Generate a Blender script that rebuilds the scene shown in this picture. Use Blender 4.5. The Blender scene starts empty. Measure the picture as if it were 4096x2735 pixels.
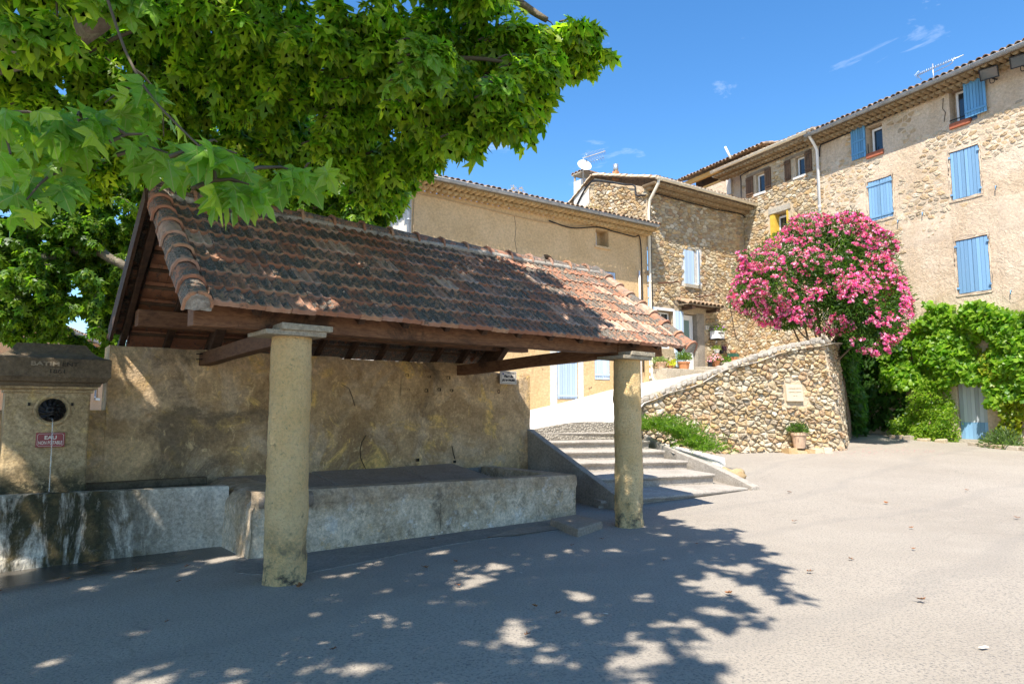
import bpy, math, random
import numpy as np
from mathutils import Vector, Matrix, noise as mnoise, geometry as mgeo

random.seed(7); RNG = np.random.default_rng(7)
sc = bpy.context.scene
COL = sc.collection

# ------------------------------------------------------------------ camera, sky, sun, exposure
SUN_TRAVEL = Vector((0.62, 1.54, -2.46)).normalized()
cam_d = bpy.data.cameras.new('camera'); cam = bpy.data.objects.new('camera', cam_d); COL.objects.link(cam)
cam_d.lens = 24.0; cam_d.sensor_width = 36.0; cam_d.clip_end = 2000.0; cam_d.clip_start = 0.05
cam.location = (0, 0, 1.6); cam.rotation_euler = (math.radians(90) + math.atan(156 / 1565.0), 0, 0)
sc.camera = cam

world = bpy.data.worlds.new('World'); sc.world = world; world.use_nodes = True
wt = world.node_tree; wt.nodes.clear()
wo = wt.nodes.new('ShaderNodeOutputWorld'); wb = wt.nodes.new('ShaderNodeBackground')
sky = wt.nodes.new('ShaderNodeTexSky'); sky.sky_type = 'NISHITA'; sky.sun_disc = False
sky.sun_elevation = math.radians(56.0)
sky.sun_rotation = math.atan2(-SUN_TRAVEL.x, -SUN_TRAVEL.y)
sky.altitude = 400; sky.air_density = 1.0; sky.dust_density = 0.35; sky.ozone_density = 2.6
wb.inputs['Strength'].default_value = 0.135
# thin high wisps over the whole sky
tc = wt.nodes.new('ShaderNodeTexCoord'); mp = wt.nodes.new('ShaderNodeMapping'); mp.inputs['Scale'].default_value = (2.2, 2.2, 6.0)
mp.inputs['Location'].default_value = (0.35, 0.1, 0.0)
nz = wt.nodes.new('ShaderNodeTexNoise'); nz.inputs['Scale'].default_value = 3.1; nz.inputs['Detail'].default_value = 9; nz.inputs['Roughness'].default_value = 0.62; nz.inputs['Distortion'].default_value = 0.5
rp = wt.nodes.new('ShaderNodeValToRGB'); rp.color_ramp.elements[0].position = 0.60; rp.color_ramp.elements[1].position = 0.95
rp.color_ramp.elements[0].color = (0, 0, 0, 1); rp.color_ramp.elements[1].color = (1, 1, 1, 1)
hs = wt.nodes.new('ShaderNodeHueSaturation'); hs.inputs['Saturation'].default_value = 1.27; hs.inputs['Value'].default_value = 1.0
mx = wt.nodes.new('ShaderNodeMix'); mx.data_type = 'RGBA'
mx.inputs['B'].default_value = (5.0, 5.4, 6.2, 1)
wt.links.new(tc.outputs['Generated'], mp.inputs['Vector']); wt.links.new(mp.outputs[0], nz.inputs['Vector']); wt.links.new(nz.outputs['Fac'], rp.inputs[0])
wt.links.new(sky.outputs[0], hs.inputs['Color']); wt.links.new(hs.outputs[0], mx.inputs['A']); wt.links.new(rp.outputs[0], mx.inputs['Factor'])
wt.links.new(mx.outputs['Result'], wb.inputs['Color']); wt.links.new(wb.outputs[0], wo.inputs['Surface'])

sun_d = bpy.data.lights.new('sun', 'SUN'); sun_d.energy = 5.0; sun_d.angle = math.radians(0.53); sun_d.color = (1.0, 0.945, 0.86)
sun = bpy.data.objects.new('sun', sun_d); COL.objects.link(sun)
sun.rotation_euler = SUN_TRAVEL.to_track_quat('-Z', 'Y').to_euler(); sun.location = (-6, -15, 24)

sc.view_settings.view_transform = 'Standard'; sc.view_settings.look = 'None'
sc.view_settings.exposure = 1.0; sc.view_settings.gamma = 1.0
sc.render.engine = 'CYCLES'; sc.cycles.use_denoising = True
sc.cycles.max_bounces = 7; sc.cycles.diffuse_bounces = 4; sc.cycles.transmission_bounces = 5; sc.cycles.transparent_max_bounces = 6

# ------------------------------------------------------------------ frames of reference (metres, world)
def frame(ox, oy, ux, uy, flip=1.0):
    """vertical frame: u along (ux,uy), z up, off = out of the visible face"""
    l = math.hypot(ux, uy); ux /= l; uy /= l
    def f(u, z, off=0.0):
        return Vector((ox + u * ux + flip * off * uy, oy + u * uy - flip * off * ux, z))
    f.u = Vector((ux, uy, 0)); f.n = Vector((uy, -ux, 0)) * flip
    return f
WH_A = math.radians(51.0); WO = (-2.137, 6.589)
WA = Vector((math.sin(WH_A), math.cos(WH_A), 0)); WB = Vector((-math.cos(WH_A), math.sin(WH_A), 0))
def W(s, t, z):
    return Vector((WO[0], WO[1], 0)) + WA * s + WB * t + Vector((0, 0, z))
def WF(s, z, off=0.0): return W(s, 3.2 - off, z)     # face of the wash-house wall
WF.u = WA; WF.n = -WB
OF = frame(7.18, 27.0, .824, .566)            # street front: ochre house and stone house
RF = frame(10.08, 28.99, .46, -.887)          # right-hand front, facing the square
SF = frame(*OF(-2.41, 0).to_tuple()[:2], -OF.n.x, -OF.n.y, -1.0)    # left flank of the stone house (u goes back)
OS = frame(*OF(-12.37, 0).to_tuple()[:2], -OF.n.x, -OF.n.y, -1.0)   # left flank of the ochre house
XF = frame(0, 0, 1, 0)                        # plain: u = x, off = -y

def ground_z(y): 
    x = y - 11.0
    return 0.06 * (x if x > 3 else math.log1p(math.exp(1.6 * x)) / 1.6 if x > -6 else 0.0)

# ------------------------------------------------------------------ object helpers
WM = {}
def mesh_of(name, V, F, smooth=False, auto=None):
    me = bpy.data.meshes.new(name); me.from_pydata([tuple(v) for v in V], [], F)
    if smooth: me.shade_smooth()
    me.update(); return me
def put(name, me, mat=None, parent=None, M=None, **tags):
    """link a mesh; world-space meshes are re-centred on the middle of their base"""
    if M is None and me is not None and me.users == 0:
        n = len(me.vertices); co = np.empty(n * 3, np.float32); me.vertices.foreach_get('co', co); co = co.reshape(-1, 3)
        lo, hi = co.min(0), co.max(0); c = np.array([(lo[0] + hi[0]) / 2, (lo[1] + hi[1]) / 2, lo[2]], np.float32)
        co -= c; me.vertices.foreach_set('co', co.ravel()); me.update(); M = Matrix.Translation(Vector([float(v) for v in c]))
    if M is None: M = Matrix.Identity(4)
    o = bpy.data.objects.new(name, me); COL.objects.link(o)
    if mat is not None and me is not None and len(me.materials) == 0: me.materials.append(mat)
    WM[o.name] = M
    if parent is not None:
        o.parent = parent; o.matrix_basis = WM[parent.name].inverted() @ M
    else: o.matrix_basis = M
    for k, v in tags.items(): o[k] = v
    return o
def thing(name, loc, label, category, group=None):
    o = bpy.data.objects.new(name, None); COL.objects.link(o); o.empty_display_size = 0.2
    M = Matrix.Translation(Vector(loc)); o.matrix_basis = M; WM[o.name] = M
    o['label'] = label; o['category'] = category
    if group: o['group'] = group
    return o
def tag(o, label, category, group=None):
    o['label'] = label; o['category'] = category
    if group: o['group'] = group
    return o

class MB:
    def __init__(s): s.V = []; s.F = []
    def add(s, V, F):
        b = len(s.V); s.V += [Vector(v) for v in V]; s.F += [tuple(b + i for i in f) for f in F]; return s
    def box(s, f, u0, u1, z0, z1, o0, o1, jit=0.0):
        P = [f(u, z, o) for z in (z0, z1) for (u, o) in ((u0, o0), (u1, o0), (u1, o1), (u0, o1))]
        if jit: P = [p + Vector((random.uniform(-jit, jit), random.uniform(-jit, jit), random.uniform(-jit, jit))) for p in P]
        return s.add(P, [(3, 2, 1, 0), (4, 5, 6, 7), (0, 1, 5, 4), (1, 2, 6, 5), (2, 3, 7, 6), (3, 0, 4, 7)])
    def hexa(s, P): return s.add(P, [(3, 2, 1, 0), (4, 5, 6, 7), (0, 1, 5, 4), (1, 2, 6, 5), (2, 3, 7, 6), (3, 0, 4, 7)])
    def tube(s, pts, r, n=8, caps=True, ang=None):
        pts = [Vector(p) for p in pts]; R = r if isinstance(r, (list, tuple)) else [r] * len(pts); rings = []
        up = None
        for i, p in enumerate(pts):
            t = (pts[min(i + 1, len(pts) - 1)] - pts[max(i - 1, 0)])
            t = t.normalized() if t.length > 1e-9 else Vector((0, 0, 1))
            if up is None: up = Vector((0, 0, 1)) if abs(t.z) < .9 else Vector((1, 0, 0))
            x = t.cross(up); x = x.normalized() if x.length > 1e-6 else t.orthogonal().normalized(); y = x.cross(t).normalized(); up = y
            rings.append([p + (x * math.cos(a) + y * math.sin(a)) * R[i] for a in [2 * math.pi * k / n for k in range(n)]])
        b = len(s.V)
        for rg in rings: s.V += rg
        for i in range(len(rings) - 1):
            for k in range(n):
                a = b + i * n + k; c = b + i * n + (k + 1) % n
                s.F.append((a, c, c + n, a + n))
        if caps:
            s.F.append(tuple(b + k for k in range(n - 1, -1, -1))); s.F.append(tuple(b + (len(rings) - 1) * n + k for k in range(n)))
        return s
    def lathe(s, prof, n=20, M=None, wob=0.0, sc=9.0):
        M = M or Matrix.Identity(4); b = len(s.V)
        for (r, z) in prof:
            for k in range(n):
                a = 2 * math.pi * k / n; rr = r
                if wob: rr += wob * mnoise.noise(Vector((math.cos(a) * r * sc, math.sin(a) * r * sc, z * sc)))
                s.V.append(M @ Vector((rr * math.cos(a), rr * math.sin(a), z)))
        for i in range(len(prof) - 1):
            for k in range(n):
                a = b + i * n + k; c = b + i * n + (k + 1) % n; s.F.append((a, c, c + n, a + n))
        return s
    def grid(s, fn, nu, nv):
        b = len(s.V)
        for i in range(nu + 1):
            for j in range(nv + 1): s.V.append(Vector(fn(i / nu, j / nv)))
        for i in range(nu):
            for j in range(nv):
                a = b + i * (nv + 1) + j; s.F.append((a, a + nv + 1, a + nv + 2, a + 1))
        return s
    def mesh(s, name, smooth=False): return mesh_of(name, s.V, s.F, smooth)
    def put(s, name, mat, parent=None, smooth=False, bevel=0, **tags):
        o = put(name, s.mesh(name, smooth), mat, parent, **tags)
        if bevel:
            m = o.modifiers.new('bevel', 'BEVEL'); m.width = bevel; m.segments = 2; m.limit_method = 'ANGLE'
        return o
def smooth_by_angle(o, deg=40):
    me = o.data; me.shade_smooth()
    try: me.set_sharp_from_angle(angle=math.radians(deg))
    except Exception: pass
    return o
def fbm(v, o=4): return mnoise.fractal(v, 0.9, 2.1, o)

# many equal little shapes in one mesh (numpy)
def mass_mesh(name, base, tris, pos, X, Y, Z, scale, tint=None, smooth=False):
    base = np.asarray(base, np.float32); N = len(pos); nv = len(base); scale = np.asarray(scale, np.float32)
    if scale.ndim == 1: scale = scale[:, None]
    sx, sy, sz = (scale[:, 0], scale[:, 0], scale[:, 0]) if scale.shape[1] == 1 else (scale[:, 0], scale[:, 1], scale[:, 2])
    V = (pos[:, None, :] + base[None, :, 0, None] * (X * sx[:, None])[:, None, :] + base[None, :, 1, None] * (Y * sy[:, None])[:, None, :] + base[None, :, 2, None] * (Z * sz[:, None])[:, None, :]).reshape(-1, 3).astype(np.float32)
    tris = np.asarray(tris, np.int32); nf = len(tris); k = tris.shape[1]
    idx = (tris[None] + (np.arange(N, dtype=np.int32) * nv)[:, None, None]).reshape(-1)
    me = bpy.data.meshes.new(name); me.vertices.add(len(V)); me.vertices.foreach_set('co', V.ravel())
    me.loops.add(len(idx)); me.loops.foreach_set('vertex_index', idx)
    me.polygons.add(N * nf); me.polygons.foreach_set('loop_start', np.arange(N * nf, dtype=np.int32) * k)
    me.update(calc_edges=True)
    if smooth: me.shade_smooth()
    if tint is not None:
        at = me.attributes.new('tint', 'FLOAT_COLOR', 'POINT'); t = np.ones((N, nv, 4), np.float32)
        t[:, :, :tint.shape[1]] = tint[:, None, :]; at.data.foreach_set('color', t.ravel())
    return me
def unit(a): return a / np.maximum(np.linalg.norm(a, axis=1, keepdims=True), 1e-9)
def axes_from(yd, zd):
    Y = unit(yd); X = unit(np.cross(Y, zd)); Z = np.cross(X, Y); return X, Y, Z

# ------------------------------------------------------------------ material helpers
class NT:
    def __init__(s, name):
        s.m = bpy.data.materials.new(name); s.m.use_nodes = True; s.t = s.m.node_tree; s.t.nodes.clear()
        s.out = s.t.nodes.new('ShaderNodeOutputMaterial'); s.p = s.t.nodes.new('ShaderNodeBsdfPrincipled')
        s.t.links.new(s.p.outputs[0], s.out.inputs[0]); s.p.inputs['Roughness'].default_value = 0.85
        s.p.inputs['Specular IOR Level'].default_value = 0.3
        g = s.t.nodes.new('ShaderNodeNewGeometry'); s.pos = g.outputs['Position']; s.nor = g.outputs['Normal']
    def L(s, a, b): s.t.links.new(a, b)
    def n(s, ty): return s.t.nodes.new(ty)
    def obj(s): return s.n('ShaderNodeTexCoord').outputs['Object']
    def rnd(s): return s.n('ShaderNodeObjectInfo').outputs['Random']
    def tint(s, name='tint'):
        a = s.n('ShaderNodeAttribute'); a.attribute_name = name; return a.outputs['Color']
    def map(s, vec, scale=(1, 1, 1), loc=(0, 0, 0), rot=(0, 0, 0)):
        m = s.n('ShaderNodeMapping'); s.L(vec, m.inputs[0]); m.inputs['Scale'].default_value = scale; m.inputs['Location'].default_value = loc; m.inputs['Rotation'].default_value = rot; return m.outputs[0]
    def noise(s, scale, detail=4, rough=.55, vec=None, dist=0.0):
        x = s.n('ShaderNodeTexNoise'); x.inputs['Scale'].default_value = scale; x.inputs['Detail'].default_value = detail; x.inputs['Roughness'].default_value = rough; x.inputs['Distortion'].default_value = dist
        s.L(vec if vec is not None else s.pos, x.inputs['Vector']); return x.outputs['Fac']
    def voro(s, scale, vec=None, feat='F1'):
        x = s.n('ShaderNodeTexVoronoi'); x.feature = feat; x.inputs['Scale'].default_value = scale; s.L(vec if vec is not None else s.pos, x.inputs['Vector']); return x.outputs['Distance']
    def ramp(s, fac, stops):
        r = s.n('ShaderNodeValToRGB'); e = r.color_ramp.elements
        while len(e) > len(stops): e.remove(e[-1])
        while len(e) < len(stops): e.new(0.5)
        for i, (p, c) in enumerate(stops):
            e[i].position = p; e[i].color = (c, c, c, 1) if not isinstance(c, (tuple, list)) else (*c, 1)
        s.L(fac, r.inputs[0]); return r.outputs[0]
    def mix(s, fac, a, b, mode='MIX'):
        m = s.n('ShaderNodeMix'); m.data_type = 'RGBA'; m.blend_type = mode
        for key, v in (('Factor', fac), ('A', a), ('B', b)):
            k = [i for i in m.inputs if i.name == key and (i.type == 'RGBA' if key != 'Factor' else i.type == 'VALUE')][0]
            if isinstance(v, (int, float)): k.default_value = v if key == 'Factor' else (v, v, v, 1)
            elif isinstance(v, (tuple, list)): k.default_value = (*v, 1)
            else: s.L(v, k)
        return [o for o in m.outputs if o.type == 'RGBA'][0]
    def math(s, op, a, b=None, clamp=False):
        m = s.n('ShaderNodeMath'); m.operation = op; m.use_clamp = clamp
        for i, v in enumerate((a, b)):
            if v is None: continue
            if isinstance(v, (int, float)): m.inputs[i].default_value = v
            else: s.L(v, m.inputs[i])
        return m.outputs[0]
    def mr(s, v, a, b):
        m = s.n('ShaderNodeMapRange'); s.L(v, m.inputs[0]); m.inputs[1].default_value = a; m.inputs[2].default_value = b; return m.outputs[0]
    def grain(s, c, scale, lo=.55, hi=1.0, a=.38, b=.62, vec=None):
        return s.mix(1.0, c, s.ramp(s.noise(scale, 6, .78, vec), [(a, lo), (b, hi)]), 'MULTIPLY')
    def sep(s, vec):
        x = s.n('ShaderNodeSeparateXYZ'); s.L(vec, x.inputs[0]); return x.outputs
    def col(s, c):
        if isinstance(c, (tuple, list)): s.p.inputs['Base Color'].default_value = (*c, 1)
        else: s.L(c, s.p.inputs['Base Color'])
        return s
    def rough(s, r):
        if isinstance(r, (int, float)): s.p.inputs['Roughness'].default_value = r
        else: s.L(r, s.p.inputs['Roughness'])
        return s
    def bump(s, h, dist=.01, strength=1.0):
        b = s.n('ShaderNodeBump'); b.inputs['Distance'].default_value = dist; b.inputs['Strength'].default_value = strength
        s.L(h, b.inputs['Height']); s.L(b.outputs[0], s.p.inputs['Normal']); return s
    def done(s): return s.m
def simple(name, c, rough=.6, metal=0.0, var=.12, scale=6.0, bumpd=0.0, spec=.3):
    t = NT(name); n1 = t.noise(scale, 5)
    t.col(t.mix(t.ramp(n1, [(.3, 0.0), (.7, 1.0)]), tuple(v * (1 - var) for v in c), tuple(min(1, v * (1 + var)) for v in c)))
    t.rough(rough); t.p.inputs['Metallic'].default_value = metal; t.p.inputs['Specular IOR Level'].default_value = spec
    if bumpd: t.bump(t.noise(scale * 8, 5), bumpd)
    return t.done()
MAT = {}
def build_materials():
    # --- asphalt of the square
    t = NT('asphalt'); big = t.noise(.35, 5, .6); mid = t.noise(1.7, 5, .65); fine = t.noise(48, 4, .75); sp = t.voro(75)
    c = t.mix(t.ramp(big, [(.35, 0.), (.68, 1.)]), (.305, .262, .210), (.355, .308, .250))
    c = t.mix(t.ramp(mid, [(.48, 0.), (.72, .55)]), c, (.380, .330, .266))
    c = t.mix(t.ramp(t.noise(.9, 6, .7, dist=1.2), [(.60, 0.), (.80, .30)]), c, (.215, .195, .17))
    c = t.mix(t.ramp(fine, [(.3, .0), (.7, .65)]), c, (.31, .29, .265), 'MIX') if False else t.mix(t.ramp(fine, [(.36, .85), (.50, 0.), (.62, 0.)]), c, (.12, .112, .104))
    c = t.mix(t.ramp(sp, [(.0, .8), (.22, 0.)]), c, (.50, .47, .43))
    # worn track lines
    wv = t.n('ShaderNodeTexWave'); wv.inputs['Scale'].default_value = .16; wv.inputs['Distortion'].default_value = 7; wv.inputs['Detail'].default_value = 3; wv.inputs['Detail Scale'].default_value = .8; t.L(t.map(t.pos, rot=(0, 0, .9)), wv.inputs['Vector'])
    c = t.mix(t.ramp(wv.outputs['Fac'], [(.93, 0.), (.99, .2)]), c, (.20, .182, .16))
    vv = t.n('ShaderNodeVectorMath'); vv.operation = 'ADD'; nn = t.n('ShaderNodeTexNoise'); nn.inputs['Scale'].default_value = 1.1; nn.inputs['Detail'].default_value = 5; t.L(t.pos, nn.inputs['Vector']); t.L(t.pos, vv.inputs[0]); t.L(nn.outputs['Color'], vv.inputs[1])
    ed = t.voro(.33, vv.outputs[0], 'DISTANCE_TO_EDGE'); c = t.mix(t.math('MULTIPLY', t.ramp(ed, [(.0, .32), (.006, 0.)]), t.ramp(t.noise(.5, 3), [(.5, 0.), (.65, 1.)])), c, (.10, .09, .078))
    c = t.mix(t.ramp(t.noise(1.9, 7, .7, t.map(t.pos, loc=(7, 1, 0))), [(.66, 0.), (.72, .35)]), c, (.42, .35, .25))
    wet = t.tint('wet'); t.col(t.mix(t.math('MULTIPLY', wet, 0.8), c, (.03, .028, .024)))
    t.rough(t.ramp(wet, [(0, .92), (1, .25)])); t.bump(t.math('ADD', fine, t.math('MULTIPLY', sp, .8)), .004, .8); MAT['asphalt'] = t.done()
    # --- pale concrete of the ramp road
    t = NT('road_concrete'); c = t.mix(t.ramp(t.noise(.9, 6, .6), [(.35, 0.), (.7, 1.)]), (.50, .45, .385), (.62, .575, .51))
    c = t.mix(t.ramp(t.noise(90, 2), [(.62, 0.), (.75, .6)]), c, (.34, .29, .24))
    t.col(c); t.bump(t.noise(80, 3), .004); MAT['road'] = t.done()
    t = NT('cobble_edge'); t.col(t.mix(t.ramp(t.voro(22), [(.1, 0.), (.6, 1.)]), (.50, .44, .35), (.22, .19, .15))); t.bump(t.ramp(t.voro(22), [(0., 1.), (.7, 0.)]), .02); MAT['cobble'] = t.done()
    # --- stone steps / grey concrete
    def conc(name, a, b, dark, sc_=3.0, st=.5):
        t = NT(name); c = t.mix(t.ramp(t.noise(sc_, 6, .65), [(.32, 0.), (.7, 1.)]), a, b)
        c = t.mix(t.ramp(t.noise(sc_ * .55, 7, .7, dist=1.5), [(.53, 0.), (.72, st)]), c, dark)
        c = t.mix(t.ramp(t.noise(sc_ * 30, 3), [(.60, 0.), (.72, .5)]), c, tuple(v * .55 for v in a))
        c = t.grain(c, 28, .62); t.col(c); t.bump(t.math('ADD', t.noise(sc_ * 12, 6, .7), t.noise(sc_ * 2.5, 4)), .016); return t.done()
    MAT['step'] = conc('step_stone', (.40, .35, .29), (.52, .46, .385), (.20, .175, .15), 2.6, .45)
    MAT['cheek'] = conc('cheek_concrete', (.30, .26, .21), (.42, .37, .30), (.15, .13, .11), 2.0, .6)
    MAT['slab'] = conc('paving_slab', (.26, .228, .19), (.34, .30, .255), (.16, .138, .112), 1.8, .5)
    MAT['slab_warm'] = conc('slab_warm', (.36, .28, .20), (.44, .35, .265), (.22, .17, .125), 3.2, .4)
    MAT['dark_stone'] = conc('fountain_cornice_stone', (.15, .108, .062), (.225, .165, .10), (.06, .046, .03), 5, .7)
    MAT['coping'] = conc('coping', (.42, .365, .29), (.55, .49, .41), (.075, .07, .065), 4.0, .85)
    # --- wash-house wall render
    t = NT('old_render'); P = t.pos
    c = t.mix(t.ramp(t.noise(.9, 6, .62, dist=.8), [(.40, 0.), (.60, 1.)]), (.225, .155, .082), (.40, .30, .180))
    c = t.mix(t.ramp(t.noise(1.6, 7, .7, t.map(P, loc=(4, 2, 1)), 1.4), [(.55, 0.), (.63, .85)]), c, (.50, .36, .13))
    c = t.mix(t.ramp(t.noise(1.1, 7, .66, t.map(P, loc=(9, 3, 7)), .9), [(.52, 0.), (.60, .75)]), c, (.37, .30, .215))
    c = t.mix(t.ramp(t.noise(.75, 8, .7, t.map(P, loc=(1, 12, 3)), 1.0), [(.53, 0.), (.64, .8)]), c, (.100, .080, .055))
    c = t.mix(t.ramp(t.noise(7, 7, .75, t.map(P, scale=(1, 1, .55), loc=(3, 3, 3)), 1.0), [(.58, 0.), (.64, .6)]), c, (.54, .43, .25))
    c = t.mix(t.ramp(t.noise(22, 5, .7), [(.62, 0.), (.74, .6)]), c, (.10, .085, .065))
    c = t.grain(c, 24, .66); c = t.grain(c, 7, .74); t.col(t.mix(1.0, c, (2.15, 1.95, 1.70), 'MULTIPLY')); t.bump(t.math('ADD', t.noise(9, 8, .72), t.math('MULTIPLY', t.noise(40, 4), .5)), .032); MAT['old_render'] = t.done()
    # --- trough render, pale with efflorescence
    t = NT('trough_render'); P = t.pos
    c = t.mix(t.ramp(t.noise(1.6, 8, .72, dist=.3), [(.40, 0.), (.60, 1.)]), (.36, .285, .19), (.58, .50, .385))
    c = t.mix(t.ramp(t.noise(3.3, 9, .76, t.map(P, scale=(1, 1, .8), loc=(5, 1, 2)), .3), [(.54, 0.), (.62, .8)]), c, (.17, .142, .105))
    c = t.mix(t.ramp(t.noise(4.2, 9, .76, t.map(P, loc=(2, 9, 4)), .3), [(.56, 0.), (.63, .8)]), c, (.60, .57, .52))
    c = t.mix(t.ramp(t.noise(6.5, 8, .75, t.map(P, loc=(7, 9, 1)), .3), [(.57, 0.), (.63, .7)]), c, (.52, .37, .20))
    up = t.mr(t.math('ADD', t.sep(P)[2], t.math('MULTIPLY', t.noise(3, 6, .7), .22)), .56, .66); c = t.mix(t.math('MULTIPLY', up, .55), c, (.30, .22, .145))
    c = t.grain(c, 30, .6); c = t.grain(c, 8, .66); t.col(t.mix(1.0, c, (1.9, 1.78, 1.62), 'MULTIPLY')); t.bump(t.math('ADD', t.noise(14, 8, .75), t.noise(4, 5)), .03); MAT['trough'] = t.done()
    # --- fountain basin: pale with mossy runs
    t = NT('basin_render'); P = t.pos
    c = t.mix(t.ramp(t.noise(2.0, 7, .68, t.map(P, scale=(1, 1, .5))), [(.36, 0.), (.66, 1.)]), (.31, .275, .215), (.55, .52, .46))
    run = t.noise(2.1, 7, .72, t.map(P, scale=(1, 1, .22), loc=(3.3, 1.2, .4)), .5)
    x = t.sep(P)
    dx = t.math('ADD', x[0], 4.78); fall = t.mr(t.math('ABSOLUTE', dx), 1.05, .35)
    moss = t.math('MULTIPLY', t.ramp(run, [(.46, 0.), (.56, 1.)]), fall)
    c = t.mix(moss, c, (.035, .034, .018)); c = t.mix(t.math('MULTIPLY', t.ramp(t.noise(6, 6), [(.5, 0.), (.62, .8)]), moss), c, (.085, .065, .028))
    c = t.grain(c, 26, .55); t.col(t.mix(1.0, c, (1.65, 1.56, 1.42), 'MULTIPLY')); t.bump(t.math('ADD', t.noise(14, 8, .72), t.math('MULTIPLY', moss, .6)), .024); MAT['basin'] = t.done()
    # --- fountain pillar
    t = NT('pillar_render'); P = t.pos
    c = t.mix(t.ramp(t.noise(3, 7, .66, dist=.8), [(.36, 0.), (.66, 1.)]), (.23, .175, .10), (.38, .31, .20))
    c = t.mix(t.ramp(t.noise(5, 7, .7, t.map(P, loc=(2, 7, 3)), 1.2), [(.56, 0.), (.68, .75)]), c, (.42, .32, .14))
    low = t.mr(t.sep(P)[2], 1.04, .80)
    mossm = t.math('MULTIPLY', low, t.ramp(t.noise(6, 8, .75), [(.36, 0.), (.50, 1.)]))
    c = t.mix(mossm, c, (.055, .05, .03)); c = t.grain(c, 30, .5); t.col(t.mix(1.0, c, (1.75, 1.58, 1.34), 'MULTIPLY')); t.bump(t.math('ADD', t.noise(18, 8, .74), t.noise(5, 5)), .014); MAT['pillar'] = t.done()
    # --- column roughcast
    t = NT('column_roughcast'); P = t.pos; z = t.sep(P)[2]
    c = t.mix(t.ramp(t.noise(3.0, 6, .6), [(.35, 0.), (.68, 1.)]), (.93, .68, .34), (1.0, .79, .46))
    c = t.mix(t.ramp(t.noise(16, 6, .7), [(.60, 0.), (.72, .75)]), c, (.30, .24, .14))
    lowm = t.math('MULTIPLY', t.ramp(z, [(.10, 1.), (.62, 0.)]), t.ramp(t.noise(5.5, 7, .7, t.map(P, loc=(3, 3, 8))), [(.46, 0.), (.60, 1.)]))
    c = t.mix(lowm, c, (.12, .112, .10)); c = t.grain(c, 38, .74, 1.0, .34, .54); t.col(t.mix(1.0, c, (1.06, .97, .84), 'MULTIPLY')); t.bump(t.math('ADD', t.noise(26, 7, .72, t.map(P, scale=(1, 1, .8))), t.noise(70, 3)), .05); MAT['column'] = t.done()
    MAT['capital'] = conc('capital_stone', (.44, .36, .24), (.56, .47, .34), (.26, .21, .14), 6, .5)
    # --- timbers
    def wood(name, a, b, dark, amt=.75):
        t = NT(name); P = t.obj(); w = t.noise(9, 6, .65, t.map(t.pos, scale=(1, 1, 4)), .6)
        c = t.mix(t.ramp(w, [(.34, 0.), (.66, 1.)]), a, b)
        c = t.mix(t.ramp(t.noise(1.4, 7, .7, t.map(t.pos, loc=(3, 1, 6)), 1.0), [(.53, 0.), (.64, amt)]), c, dark)
        c = t.mix(t.ramp(t.rnd(), [(0, .0), (1, .4)]), c, dark)
        t.col(c); t.rough(.7); t.bump(t.noise(40, 6, .7, t.map(t.pos, scale=(1, 1, 3))), .004); return t.done()
    MAT['timber'] = wood('old_timber', (.13, .056, .026), (.27, .130, .060), (.03, .016, .010))
    MAT['timber_dark'] = wood('dark_timber', (.055, .030, .018), (.115, .060, .032), (.018, .011, .008))
    MAT['batten'] = wood('batten_wood', (.14, .085, .05), (.22, .14, .085), (.04, .022, .014))
    MAT['grey_wood'] = wood('weathered_wood', (.20, .15, .10), (.30, .24, .17), (.07, .05, .035), .5)
    MAT['brown_shutter'] = wood('brown_shutter_wood', (.12, .062, .030), (.20, .115, .060), (.045, .028, .018), .6)
    MAT['pine'] = wood('new_pine', (.58, .32, .09), (.68, .40, .13), (.36, .18, .05), .3)
    # --- interlocking roof tiles
    t = NT('roof_tile'); P = t.obj(); R = t.rnd()
    off = t.n('ShaderNodeVectorMath'); off.operation = 'ADD'; cmb = t.n('ShaderNodeCombineXYZ')
    for i, k in enumerate((37.0, 19.0, 53.0)): t.L(t.math('MULTIPLY', R, k), cmb.inputs[i])
    t.L(P, off.inputs[0]); t.L(cmb.outputs[0], off.inputs[1]); V = off.outputs[0]
    base = t.ramp(R, [(0., (.43, .20, .11)), (.2, (.36, .17, .105)), (.4, (.49, .26, .145)), (.55, (.43, .265, .195)), (.7, (.53, .31, .18)), (.85, (.32, .15, .09)), (.97, (.57, .41, .30))])
    base = t.mix(t.ramp(t.noise(11, 6, .6, V), [(.35, 0.), (.7, .6)]), base, (.28, .12, .065))
    yz = t.sep(P); amount = t.ramp(R, [(0., .44), (.25, .54), (.45, .40), (.6, .51), (.78, .43), (.9, .57), (1., .62)])
    # less growth on the lip (local y near 0)
    lip = t.ramp(yz[1], [(.022, .15), (.05, .0)])
    thr = t.math('ADD', amount, lip)
    nv = t.noise(13, 8, .74, V, .5)
    lich = t.ramp(t.math('SUBTRACT', nv, t.math('SUBTRACT', thr, .5)), [(.44, 0.), (.54, 1.)])
    lc = t.mix(t.ramp(t.noise(60, 5, .7, V), [(.4, 0.), (.62, 1.)]), (.040, .036, .030), (.22, .21, .175))
    c = t.mix(t.math('MULTIPLY', lich, .93), base, lc)
    c = t.mix(t.ramp(t.noise(9, 6, .7, t.map(V, loc=(5, 5, 5))), [(.66, 0.), (.74, .8)]), c, (.42, .22, .06))
    t.col(c); t.rough(.85); t.bump(t.math('ADD', t.noise(90, 5, .7, V), t.math('MULTIPLY', lich, .5)), .004); MAT['tile'] = t.done()
    # --- canal tiles and cornice
    t = NT('canal_tile'); R = t.rnd()
    base = t.ramp(R, [(0., (.34, .19, .11)), (.3, (.42, .28, .17)), (.6, (.30, .20, .13)), (1., (.48, .33, .20))])
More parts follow.
